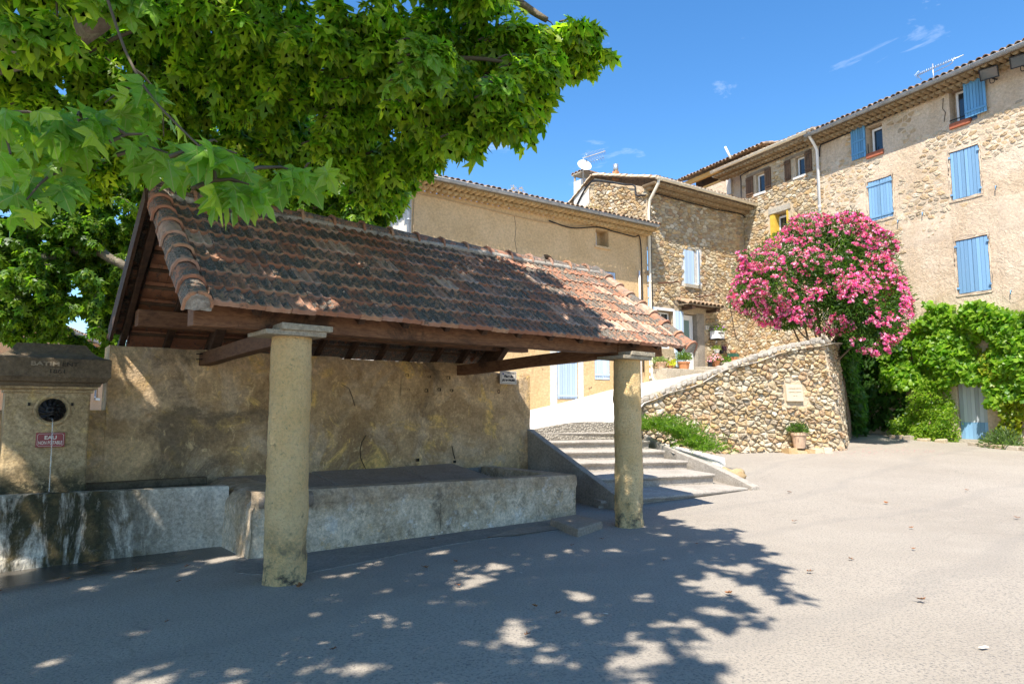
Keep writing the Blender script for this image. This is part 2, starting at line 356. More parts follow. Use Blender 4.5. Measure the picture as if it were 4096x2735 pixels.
    c = t.mix(t.ramp(t.noise(7, 7, .7), [(.46, 0.), (.6, .85)]), base, (.085, .075, .055)); t.col(c); t.bump(t.noise(60, 5), .005); MAT['canal'] = t.done()
    t = NT('cornice_tile'); c = t.mix(t.ramp(t.noise(5, 6, .65), [(.36, 0.), (.68, 1.)]), (.40, .27, .12), (.56, .41, .22)); c = t.mix(t.ramp(t.rnd(), [(0, 0.), (1, .45)]), c, (.33, .22, .11)); t.col(c); t.bump(t.noise(40, 6), .006); MAT['cornice'] = t.done()
    MAT['canal_pale'] = simple('pale_canal_tile', (.58, .44, .29), .85, 0, .25, 6, .004)
    t = NT('cornice_tile_brown'); c = t.mix(t.ramp(t.noise(5, 6, .65), [(.36, 0.), (.68, 1.)]), (.26, .18, .10), (.40, .30, .18)); c = t.mix(t.ramp(t.rnd(), [(0, 0.), (1, .5)]), c, (.20, .14, .08)); t.col(c); t.bump(t.noise(40, 6), .006); MAT['cornice_grey'] = t.done()
    # --- plasters
    def plaster(name, a, b, stain, sst=.5, bd=.014, bs=16):
        t = NT(name); P = t.pos; c = t.mix(t.ramp(t.noise(.8, 6, .6, dist=.5), [(.35, 0.), (.68, 1.)]), a, b)
        c = t.mix(t.ramp(t.noise(.55, 8, .72, t.map(P, scale=(1, 1, .45), loc=(3, 8, 2)), .8), [(.56, 0.), (.74, sst)]), c, stain)
        c = t.mix(t.ramp(t.noise(18, 5, .7), [(.60, 0.), (.74, .35)]), c, tuple(v * .62 for v in a))
        c = t.grain(c, 14, .72); c = t.mix(1.0, c, (1.12, 1.12, 1.12), 'MULTIPLY'); t.col(c); t.bump(t.math('ADD', t.noise(bs, 7, .7, dist=.8), t.math('MULTIPLY', t.noise(bs * .25, 5, .6, dist=1.2), 1.2)), bd); return t.done()
    MAT['ochre'] = plaster('ochre_plaster', (.56, .38, .19), (.66, .46, .25), (.43, .32, .20), .55, .02, 9)
    MAT['pale_side'] = plaster('pale_plaster', (.58, .53, .45), (.66, .61, .53), (.45, .38, .28))
    MAT['cream'] = plaster('cream_plaster', (.52, .385, .255), (.64, .51, .375), (.38, .265, .16), .6, .035, 7)
    MAT['smooth_cream'] = plaster('smooth_cream_plaster', (.54, .41, .285), (.62, .49, .36), (.44, .32, .20), .4, .012, 10)
    MAT['white_render'] = plaster('white_render', (.62, .58, .52), (.70, .66, .60), (.5, .45, .38))
    MAT['mortar'] = plaster('mortar', (.50, .385, .25), (.58, .46, .315), (.34, .25, .15), .5, .03, 18)
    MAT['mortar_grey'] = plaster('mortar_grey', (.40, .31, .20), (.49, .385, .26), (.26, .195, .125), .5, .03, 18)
    MAT['salmon'] = plaster('salmon_plaster', (.72, .40, .20), (.76, .44, .23), (.66, .36, .18), .3)
    MAT['ledge'] = conc('ledge_concrete', (.46, .40, .31), (.56, .50, .40), (.26, .22, .16), 2.2, .6)
    MAT['yellow_paint'] = simple('yellow_paint', (.60, .37, .05), .8, var=.2, scale=5)
    # --- rubble stones coloured by their own tint
    t = NT('rubble_stone'); c = t.tint(); c = t.mix(t.ramp(t.noise(14, 7, .7), [(.40, .0), (.7, .40)]), c, (.62, .52, .38)); c = t.mix(t.ramp(t.noise(26, 6, .72), [(.58, 0.), (.70, .7)]), c, (.16, .115, .065))
    t.col(c); t.bump(t.math('ADD', t.noise(22, 8, .75), t.noise(70, 3)), .02); MAT['stone'] = t.done()
    # --- paints, metals, plastics
    def paint(name, a, wear, amt):
        t = NT(name); R = t.rnd(); c = t.mix(t.ramp(R, [(0., 0.), (1., 1.)]), tuple(v * .82 for v in a), tuple(min(1, v * 1.22) for v in a))
        c = t.mix(t.ramp(t.noise(9, 8, .74, t.map(t.pos, scale=(1, 1, .35)), .4), [(.58, 0.), (.70, amt)]), c, wear)
        t.col(c); t.rough(.62); t.bump(t.noise(50, 5, .6, t.map(t.pos, scale=(1, 1, .2))), .002); return t.done()
    MAT['blue'] = paint('blue_paint', (.185, .335, .50), (.30, .42, .54), .55)
    MAT['blue_shaded'] = paint('shaded_blue_paint', (.105, .270, .44), (.14, .30, .45), .4)  # same shutter blue, darkened for the leaves in eave shadow
    MAT['blue_pale'] = paint('pale_blue_paint', (.44, .56, .70), (.36, .42, .48), .55)
    MAT['grey_door'] = paint('grey_door_paint', (.42, .45, .48), (.36, .38, .40), .4)
    MAT['white'] = simple('white_plastic', (.78, .77, .75), .45, var=.03)
    MAT['cream_pipe'] = simple('cream_plastic', (.72, .64, .50), .5, var=.06, scale=3)
    MAT['zinc'] = simple('zinc', (.30, .32, .34), .5, .55, .18, 4)
    MAT['steel'] = simple('galvanised_steel', (.42, .44, .46), .38, .7, .15, 8)
    MAT['black'] = simple('black_plastic', (.018, .018, .02), .55, var=.2)
    MAT['cable_tan'] = simple('tan_cable', (.42, .30, .17), .6)
    MAT['iron'] = simple('cast_iron', (.012, .012, .013), .35, .4, .3, 20, .004, .5)
    MAT['rust'] = simple('rusty_iron', (.13, .055, .03), .85, .2, .4, 30)
    MAT['red_sign'] = simple('red_enamel', (.24, .022, .026), .35, 0, .2, 14, spec=.5)
    MAT['sign_white'] = simple('sign_cream', (.66, .60, .50), .5, 0, .05, 8)
    MAT['sign_black'] = simple('sign_lettering', (.02, .02, .022), .6)
    MAT['sign_blue'] = simple('sign_crest_blue', (.05, .05, .22), .6)
    MAT['carved'] = simple('carved_lettering', (.035, .03, .022), .95)
    MAT['crack'] = simple('crack_shadow', (.10, .075, .045), .95)
    MAT['worn_letter'] = simple('worn_lettering', (.26, .205, .135), .95, var=.3, scale=30)
    MAT['plaque'] = simple('plaque_limestone', (.54, .45, .32), .85, 0, .08, 10, .003)
    MAT['plaque_letter'] = simple('plaque_lettering', (.33, .26, .17), .9)
    MAT['terracotta'] = simple('terracotta', (.50, .22, .10), .8, 0, .2, 12, .003)
    MAT['terracotta_pale'] = simple('pale_terracotta', (.53, .36, .24), .8, 0, .25, 7, .003)
    MAT['sill_red'] = simple('terracotta_sill', (.33, .10, .05), .75, 0, .2, 9)
    MAT['soil'] = simple('soil', (.06, .045, .03), .95)
    MAT['green_plastic'] = simple('green_plastic', (.03, .10, .07), .5)
    t = NT('window_glass'); t.col((.02, .028, .035)).rough(.06); t.p.inputs['Specular IOR Level'].default_value = .8; MAT['glass'] = t.done()
    t = NT('frosted_glass'); t.col((.17, .27, .25)).rough(.35); t.p.inputs['Specular IOR Level'].default_value = .5; MAT['frosted'] = t.done()
    t = NT('lamp_glass'); t.col((.30, .32, .30)).rough(.08); t.p.inputs['Metallic'].default_value = .7; MAT['lamp_glass'] = t.done()
    t = NT('basin_water'); t.col((.02, .028, .022)).rough(.04); t.p.inputs['Specular IOR Level'].default_value = .6; t.bump(t.noise(14, 3), .004); MAT['water'] = t.done()
    t = NT('water_jet'); t.col((.9, .95, .95)).rough(.08); t.p.inputs['Transmission Weight'].default_value = .85; t.p.inputs['IOR'].default_value = 1.33; MAT['jet'] = t.done()
    # --- foliage: tint attribute, light passing through
    def leaf(name, trans=.60, gloss=.38, gain=1.0, obj_rand=False):
        t = NT(name)
        if obj_rand:
            base = t.ramp(t.rnd(), [(0., (.12, .26, .026)), (.35, (.19, .34, .034)), (.7, (.085, .21, .032)), (1., (.30, .40, .045))])
            P = t.sep(t.obj()); ax = t.math('ABSOLUTE', P[0])
            v1 = t.ramp(ax, [(.006, 1.), (.018, 0.)])
            d2 = t.math('ABSOLUTE', t.math('SUBTRACT', t.math('MULTIPLY', ax, .62), t.math('SUBTRACT', P[1], .12))); v2 = t.ramp(d2, [(.005, .8), (.014, 0.)])
            base = t.mix(t.math('MAXIMUM', v1, v2), base, (.24, .30, .10))
        else:
            base = t.tint()
        t.col(base); t.rough(gloss); t.p.inputs['Specular IOR Level'].default_value = .35
        tr = t.n('ShaderNodeBsdfTranslucent'); t.L(t.mix(1.0, base, (1.9 * gain, 2.1 * gain, .75 * gain), 'MULTIPLY'), tr.inputs[0])
        mxs = t.n('ShaderNodeMixShader'); mxs.inputs[0].default_value = trans
        t.L(t.p.outputs[0], mxs.inputs[1]); t.L(tr.outputs[0], mxs.inputs[2]); t.L(mxs.outputs[0], t.out.inputs[0]); return t.done()
    MAT['leaf'] = leaf('foliage'); MAT['leaf_big'] = leaf('plane_leaf', .45, .4, 1.0, True)
    MAT['petal'] = leaf('petals', .35, .6, .8)
    MAT['dry_leaf'] = simple('dry_leaf', (.25, .10, .035), .8, 0, .5, 30)
    # --- plane bark
    t = NT('plane_bark'); P = t.pos
    c = t.mix(t.ramp(t.noise(3.2, 4, .5, dist=.6), [(.42, 0.), (.46, 1.)]), (.13, .11, .08), (.21, .17, .12))
    c = t.mix(t.ramp(t.noise(4.4, 4, .5, t.map(P, loc=(3, 5, 1)), .6), [(.58, 0.), (.61, 1.)]), c, (.26, .235, .155))
    c = t.grain(c, 9, .6); t.col(c); t.bump(t.math('ADD', t.noise(4, 4), t.noise(20, 5)), .02); MAT['bark'] = t.done()
    MAT['twig'] = simple('twig_bark', (.10, .078, .05), .85)
    MAT['stem'] = simple('shrub_stem', (.15, .11, .07), .85)
build_materials()

# ------------------------------------------------------------------ ground and road
def build_ground():
    def wetness(x, y):
        p = Vector((x, y, 0)) - Vector((WO[0], WO[1], 0)); s_, t_ = p.dot(WA), p.dot(WB)
        n = .16 * mnoise.noise(Vector((x * 1.3, y * 1.3, 3)))
        a = 1 - min(1, max(0, (1.48 + .14 * (s_ + 1) + n - t_) / .22)) if t_ < 2.4 else 1.0
        return a * min(1, max(0, (.0 - s_) / .35)) * min(1, max(0, (s_ + 5) / .5))
    xs = np.concatenate([np.linspace(-160, -14, 12, endpoint=False), np.linspace(-14, 20, 137, endpoint=False), np.linspace(20, 160, 12)])
    ys = np.concatenate([np.linspace(-80, -4, 10, endpoint=False), np.linspace(-4, 32, 145, endpoint=False), np.linspace(32, 300, 12)])
    V = []; F = []; wet = []
    for x in xs:
        for y in ys:
            z = ground_z(min(y, 24)) if y < 24 else ground_z(24)
            z += .012 * mnoise.noise(Vector((x * .35, y * .35, 0)))
            V.append((x, y, z)); wet.append(wetness(x, y) if -7 < x < 0 and 4 < y < 10 else 0.0)
    ny = len(ys)
    for i in range(len(xs) - 1):
        for j in range(ny - 1): F.append((i * ny + j, (i + 1) * ny + j, (i + 1) * ny + j + 1, i * ny + j + 1))
    me = mesh_of('ground', V, F, True); at = me.attributes.new('wet', 'FLOAT_COLOR', 'POINT')
    at.data.foreach_set('color', np.repeat(np.array(wet, np.float32), 4))
    put('ground', me, MAT['asphalt'], kind='structure')
    # ramp road on the terrace, held by the rubble wall
    pts = np.array([(0.6, 16.3, 1.15), (3.1, 16.9, 1.30), (.66, 22.5, 1.62), (5., 25.5, 2.64), (9., 28.2, 3.3), (3.2, 17.9, 1.74), (4.4, 18.2, 2.13), (9.3, 19.4, 3.52), (6.2, 18.6, 2.80), (7.8, 19.0, 3.26), (-5, 19., 1.1), (11.5, 24, 3.5)])
    A = np.c_[np.ones(len(pts)), pts[:, :2]]; coef = np.linalg.lstsq(A, pts[:, 2], rcond=None)[0]; res = pts[:, 2] - A @ coef
    global road_z
    def road_z(x, y):
        d2 = (pts[:, 0] - x) ** 2 + (pts[:, 1] - y) ** 2 + .15; w = 1 / d2 ** 1.3
        return float(coef[0] + coef[1] * x + coef[2] * y + (w * res).sum() / w.sum())
    front = [(-7., 14.2), (.45, 16.18), (3.05, 16.95), (3.25, 17.86), (9.12, 19.28), (12.6, 24.3)]
    def fy(x):
        for (a, b), (c, d) in zip(front, front[1:]):
            if a <= x <= c: return b + (d - b) * (x - a) / (c - a)
        return 24.3
    m = MB()
    def fn(u, v):
        x = -7 + 19.6 * u; y0 = fy(x); y = y0 + (31 - y0) * v; return (x, y, road_z(x, y))
    m.grid(fn, 60, 40); m.put('road', MAT['road'], smooth=True, kind='structure')
    # exposed-aggregate kerb at the head of the stairs
    m = MB(); a, b = Vector((.50, 16.20, 0)), Vector((3.05, 16.95, 0)); dd = (b - a).normalized(); nn = Vector((dd.y, -dd.x, 0))
    for k in range(12):
        p, q = a.lerp(b, k / 12), a.lerp(b, (k + 1) / 12)
        zt = road_z(p.x, p.y) + .012; zq = road_z(q.x, q.y) + .012
        m.hexa([p + nn * .04 + Vector((0, 0, .9)), q + nn * .04 + Vector((0, 0, .9)), q - nn * .14 + Vector((0, 0, .9)), p - nn * .14 + Vector((0, 0, .9)),
                p + nn * .04 + Vector((0, 0, zt)), q + nn * .04 + Vector((0, 0, zq)), q - nn * .14 + Vector((0, 0, zq)), p - nn * .14 + Vector((0, 0, zt))])
    m.put('kerb', MAT['cobble'], kind='structure')
    # concrete apron in front of the trough
    m = MB(); outer = [(-.25, .62), (-.05, .36), (.26, .16), (1.1, .30), (1.98, .46), (2.6, .50), (3.3, .47), (4.1, .34), (4.15, 1.3), (.0, 1.3), (-.15, 1.0)]
    V = [W(s, t, .010) for s, t in outer]; n = len(V); V += [W(s, t, -.04) for s, t in outer]
    F = [tuple(range(n))] + [(i, i + n, (i + 1) % n + n, (i + 1) % n) for i in range(n)]
    put('apron', mesh_of('apron', V, F), MAT['slab'], kind='structure')
    m = MB().add([W(s, t, .021 + .0 * s) for s, t in ((2.75, .52), (3.5, .80), (4.05, .62), (3.9, .40), (3.2, .42))], [(0, 1, 2, 3, 4)])
    put('apron_patch', m.mesh('apron_patch'), MAT['slab_warm'], kind='structure')
    m = MB().add([W(s, t, .006) for s, t in ((3.9, .9), (5.0, .55), (5.6, 1.0), (6.3, 1.5), (6.1, 3.1), (4.88, 3.1))], [tuple(range(6))])
    put('paved_passage', m.mesh('paved_passage'), MAT['slab_warm'], kind='structure')
    # flat stone step by the second column
    m = MB(); m.hexa([W(3.72, -.12, -.02), W(4.42, .10, -.02), W(4.56, .76, -.02), W(3.98, .70, -.02), W(3.74, -.11, .10), W(4.42, .11, .105), W(4.55, .75, .11), W(3.99, .69, .11)])
    tag(m.put('stone_step', MAT['slab_warm'], bevel=.018), 'low flat stone slab lying between trough end and far column', 'stone slab')
build_ground()

# ------------------------------------------------------------------ wash-house
def build_wash_house():
    root = thing('wash_house', W(2.4, 1.2, 0), 'open wash-house with clay tile roof on two round roughcast columns', 'wash house')
    def column(s, z0, chips):
        c = W(s, 0, 0); m = MB(); n = 40; prof = [(z0 - .1 + (2.44 - z0) * i / 60) for i in range(61)]; b = 0
        for z in prof:
            for k in range(n):
                a = 2 * math.pi * k / n; r = .196 - .010 * z / 2.4
                q = Vector((math.cos(a) * 1.3, math.sin(a) * 1.3, z * 2.2)); r += .012 * fbm(q * 1.6) + .007 * mnoise.noise(q * 9) + .005 * mnoise.noise(q * 17)
                if z < .42 and chips:
                    d = mnoise.noise(Vector((math.cos(a - 5.2) * 2, math.sin(a - 5.2) * 2, z * 5)))
                    if math.cos(a - 5.35) > .35 and d + (.40 - z) > .12: r -= .016
                m.V.append(Vector((c.x + r * math.cos(a), c.y + r * math.sin(a), z)))
        for i in range(60):
            for k in range(n):
                a_ = i * n + k; c_ = i * n + (k + 1) % n; m.F.append((a_, c_, c_ + n, a_ + n))
        col = m.put('column', MAT['column'], root, True)
        m = MB(); f = lambda u, z, o: W(s + u, -o, z)
        m.box(f, -.335, .25, 2.30, 2.345, -.27, .25, .006); m.put('capital', MAT['capital'], col, bevel=.008)
        m = MB(); m.box(f, -.20, .30, 2.347, 2.405, .02, .27, .006); m.put('capital', MAT['capital'], col, bevel=.008)
    column(0, 0, True); column(4.84, -.03, True)
    # roof geometry
    PH = math.atan2(1.45, 1.9); cp, sp = math.cos(PH), math.sin(PH); LS = math.hypot(1.45, 1.9)
    def RFt(s, v, h): return W(s, -.3 + v * cp - h * sp, 2.54 + v * sp + h * cp)          # front slope
    def RBk(s, v, h): return W(s, 3.5 - v * cp + h * sp, 2.54 + v * sp + h * cp)          # back slope
    S0, S1, S1B = -1.02, 6.02, 4.80
    def beam(name, a, b, wdt, hgt, mat='timber', up=Vector((0, 0, 1)), bow=0.0):
        a, b = Vector(a), Vector(b); d = (b - a).normalized(); x = d.cross(up).normalized(); y = x.cross(d); m = MB(); n = max(2, int((b - a).length / .5))
        for i in range(n + 1):
            p = a.lerp(b, i / n); j = lambda: random.uniform(-.006, .006)
            for (sx, sy) in ((-1, -1), (1, -1), (1, 1), (-1, 1)): m.V.append(p + x * (sx * wdt / 2 + j()) + y * (sy * hgt / 2 + j()))
        for i in range(n):
            for k in range(4):
                q = i * 4 + k; r_ = i * 4 + (k + 1) % 4; m.F.append((q, r_, r_ + 4, q + 4))
        m.F += [(3, 2, 1, 0), tuple(n * 4 + k for k in range(4))]
        return m.put(name, MAT[mat], root, bevel=.01)
    beam('plate_beam', W(S0 + .12, .10, 2.455), W(5.62, .10, 2.495), .20, .21)
    beam('purlin', W(S0 + .15, 2.72, 2.70), W(5.25, 2.72, 2.70), .19, .20)
    beam('ridge_beam', W(S0 + .1, 1.6, 3.70), W(5.9, 1.6, 3.70), .16, .20, 'timber_dark')
    for s in (0.10, 4.72):
        beam('tie_beam', W(s - .05 if s < 1 else s - .55, 3.32, 2.27), W(s, -.02, 2.43 if s > 1 else 2.36), .15, .17)
        beam('principal_rafter', W(s + .02, 3.1, 2.42), W(s + .02, 1.62, 3.62), .13, .16, 'timber_dark')
        beam('principal_rafter', W(s + .02, .12, 2.72), W(s + .02, 1.58, 3.62), .13, .16, 'timber_dark')
        beam('king_post', W(s + .02, 1.6, 2.42), W(s + .02, 1.6, 3.62), .13, .13, 'timber_dark')
        beam('strut', W(s - .02, 2.95, 2.36), W(s - .02, 2.3, 2.95), .12, .14, 'timber_dark')
    nr = 14
    for k in range(nr):
        s = S0 + .12 + (S1 - S0 - .24) * k / (nr - 1)
        nrm = Vector((0, 0, 1))
        beam('rafter', RFt(s, .10, -.125), RFt(s, LS - .02, -.125), .075, .09, 'timber_dark')
        if s < S1B: beam('rafter', RBk(s, -.13, -.125), RBk(s, LS - .06, -.125), .075, .09, 'timber_dark')
    # roof part: the battens carrying the tiles
    m = MB()
    for fr in (RFt, RBk):
        for i in range(9):
            v = .12 + i * .283
            f = lambda u, z, o, fr=fr: fr(u, z, o)
            m.box(lambda u, z, o, fr=fr: fr(u, z, o), S0 + .04, (S1 if fr is RFt else S1B) - .04, v, v + .045, -.078, -.040)
    roof = m.put('roof', MAT['batten'], root)
    # barge boards at both gables
    for s in (S0 - .03, S1B + .01):
        for fr in (RBk,):
            m = MB(); m.box(lambda u, z, o, fr=fr: fr(u, z, o), s - .012, s + .022, .12 if s < 0 else -.12, LS - .01, -.20, .0, .004); m.put('barge_board', MAT['timber_dark'], roof)
    # interlocking tile, local x across, y up the slope, z out
    TWd, EXP = .2347, .292
    xs = [0, .004, .012, .017, .024, .029, .036, .041, .048, .060, .078, .104, .130, .137, .145, .150, .158, .175, .198, .218, .228, .2347]
    hs = [1.35 * q for q in (.020, .030, .030, .025, .031, .025, .031, .025, .030, .012, .004, .002, .013, .028, .032, .028, .013, .004, .002, .010, .018, .019)]
    def tile_mesh(variant):
        rng = random.Random(variant); rows = [(-.004, 'lip'), (.018, 'lip2'), (.045, 'in'), (.07, 'pan'), (.2, 'pan'), (.345, 'pan')]
        V = []; n = len(xs)
        for (y, kind) in rows:
            for x, h in zip(xs, hs):
                z = h
                if kind == 'lip': z = .022 + .34 * h
                if kind == 'lip2': z = .024 + .36 * h
                if kind == 'in': z = max(h, .3 * .02 + .7 * h)
                yy = y - (.006 * (1 if .058 < x < .125 or .16 < x < .225 else 0) if kind == 'lip' else 0)
                yy += rng.uniform(-.002, .002) if kind == 'lip' else 0
                V.append((x - TWd / 2, yy, z + rng.uniform(-.0012, .0012)))
        F = [(i * n + k, i * n + k + 1, (i + 1) * n + k + 1, (i + 1) * n + k) for i in range(len(rows) - 1) for k in range(n - 1)]
        b = len(V)                      # nose
        for k in range(n): V.append((V[k][0], V[k][1] + .006, -.022))
        F += [(b + k, b + k + 1, k + 1, k) for k in range(n - 1)]
        b2 = len(V)                     # underside
        for k in range(n): V.append((V[k][0], .345, -.012))
        F += [(b2 + k, b2 + k + 1, b + k + 1, b + k) for k in range(n - 1)]
        F += [(0, b, b2, 5 * n), (n - 1, 6 * n - 1, b2 + n - 1, b + n - 1)]
        me = mesh_of('tile', V, F, True)
        try: me.set_sharp_from_angle(angle=math.radians(38))
        except Exception: pass
        me.materials.append(MAT['tile']); return me
    tms = [tile_mesh(k) for k in range(5)]
    def basis(fr, s, v, h, rot=0.0, tilt=.055):
        o = fr(s, v, h); X = (fr(s + 1, v, h) - o); Y = (fr(s, v + 1, h) - o); Z = (fr(s, v, h + 1) - o)
        M = Matrix((X, Y, Z)).transposed().to_4x4(); M.translation = o
        return M @ Matrix.Rotation(rot, 4, 'Z') @ Matrix.Rotation(-tilt, 4, 'X')
    ncol = 29; s_first = S0 + .20
    def sag(s, v): return .018 * math.sin(s * 1.1 + .6) * (v / LS) + .008 * mnoise.noise(Vector((s * 2, v * 3, 0)))
    for i in range(8):
        for k in range(ncol):
            s = s_first + TWd * (k + .5) + random.uniform(-.006, .006); v = .0 + i * EXP + random.uniform(-.010, .010)
            rot = random.uniform(-.022, .022); h = -.028 + sag(s, v) + (random.uniform(0, .012) if random.random() < .15 else 0)
            if random.random() < .03: rot += random.uniform(-.07, .07); h += .012
            put('tile', random.choice(tms), None, roof, basis(RFt, s, v, h, rot))
    # back slope: the same tiles, joined
    V = []; F = []
    tv = [v.co.copy() for v in tms[0].vertices]; tf = [tuple(p.vertices) for p in tms[0].polygons]
    for i in range(8):
        for k in range(ncol - 5):
            M = basis(RBk, s_first + TWd * (k + .5), (i - .5) * EXP, -.028, random.uniform(-.02, .02)); b = len(V)
            V += [M @ c for c in tv]; F += [tuple(b + q for q in f) for f in tf]
    put('back_slope_tiles', mesh_of('back_slope_tiles', V, F, True), MAT['tile'], roof, kind='stuff')
    # verge and ridge tiles: angular half-round caps
    def cap_mesh(L, w, h, seed):
        rng = random.Random(seed); prof = [(-w, -.11), (-w * .96, -.02), (-w * .70, h * .62), (-w * .3, h * .95), (0, h), (w * .3, h * .95), (w * .72, h * .62), (w * .96, -.01), (w, -.06)]
        ys = [(0.0, 1.10, .012), (.03, 1.10, .012), (.032, 1.0, 0), (L * .5, .97, 0), (L, .93, -.004)]; n = len(prof); V = []
        for (y, k, dz) in ys:
            for (x, z) in prof: V.append((x * k + rng.uniform(-.002, .002), y, z * k + dz + rng.uniform(-.002, .002)))
        F = [(i * n + k, i * n + k + 1, (i + 1) * n + k + 1, (i + 1) * n + k) for i in range(len(ys) - 1) for k in range(n - 1)]
        b = len(V)
        for (y, k, dz) in ys[:1]:
            for (x, z) in prof: V.append((x * .90, y, z * .90 + dz - .014))
        F += [(b + k, b + k + 1, k + 1, k) for k in range(n - 1)]
        b2 = len(V)
        for (x, z) in prof: V.append((x * .80, L, z * .80 - .014))
        F += [(b2 + k, b2 + k + 1, b + k + 1, b + k) for k in range(n - 1)]
        me = mesh_of('cap_tile', V, F, True); me.materials.append(MAT['tile'])
        try: me.set_sharp_from_angle(angle=math.radians(38))
        except Exception: pass
        return me
    vm = [cap_mesh(.40, .112, .070, k) for k in range(3)]; rm = [cap_mesh(.44, .13, .085, k + 9) for k in range(3)]
    for side, s in ((0, S0 + .085), (1, S1 - .085)):
        for i in range(8):
            M = basis(RFt, s + random.uniform(-.008, .008), -.02 + i * .298, -.004 + random.uniform(0, .010), random.uniform(-.03, .03), .04)
            if side: M = M @ Matrix.Scale(-1, 4, Vector((1, 0, 0)))
            put('verge_tile', random.choice(vm), None, roof, M)
        M0 = [basis(RBk, s if s < 0 else S1B - .085, i * .298, -.004, 0, .04) for i in range(8)]
        for M in M0: put('verge_tile', random.choice(vm), None, roof, M if side else M @ Matrix.Scale(-1, 4, Vector((1, 0, 0))))
    for s in (S0 + .085, S1 - .085):
        MB().grid(lambda a, v, s=s: RFt(s + (a - .5) * .235, -.012 + .012 * fbm(Vector((a * 4, v * 4, s))), -.10 + .165 * v * math.sqrt(max(0, 1 - ((a - .5) * 1.7) ** 2))), 10, 6).put('verge_mortar', MAT['coping'], roof, True)
    # mortar fillets under ridge
    m = MB(); m.tube([W(S0 + .1 + k * .35, 1.6 - .095, 3.900 + .01 * random.random()) for k in range(21)], [.038 + .012 * random.random() for _ in range(21)], 8)
    m.put('ridge_mortar', MAT['coping'], roof, True)
    nrt = 17
    for k in range(nrt):
        s = S0 + .02 + (S1 - S0 - .46) * k / (nrt - 1)
        o = W(s, 1.6, 3.955 + .012 * math.sin(s * 1.1 + .6)); X = -WB; Y = WA; Z = Vector((0, 0, 1))
        M = Matrix((X, Y, Z)).transposed().to_4x4(); M.translation = o
        put('ridge_tile', random.choice(rm), None, roof, M @ Matrix.Rotation(random.uniform(-.02, .02), 4, 'Z') @ Matrix.Rotation(-.03, 4, 'X'))
    # little iron straps at tie beam end
    for dz in (.02, .09):
        m = MB(); m.tube([W(-.02, 3.02, 2.24 + dz), W(-.09, 3.06, 2.24 + dz)], .008, 6); m.put('iron_pin', MAT['iron'], root)
build_wash_house()

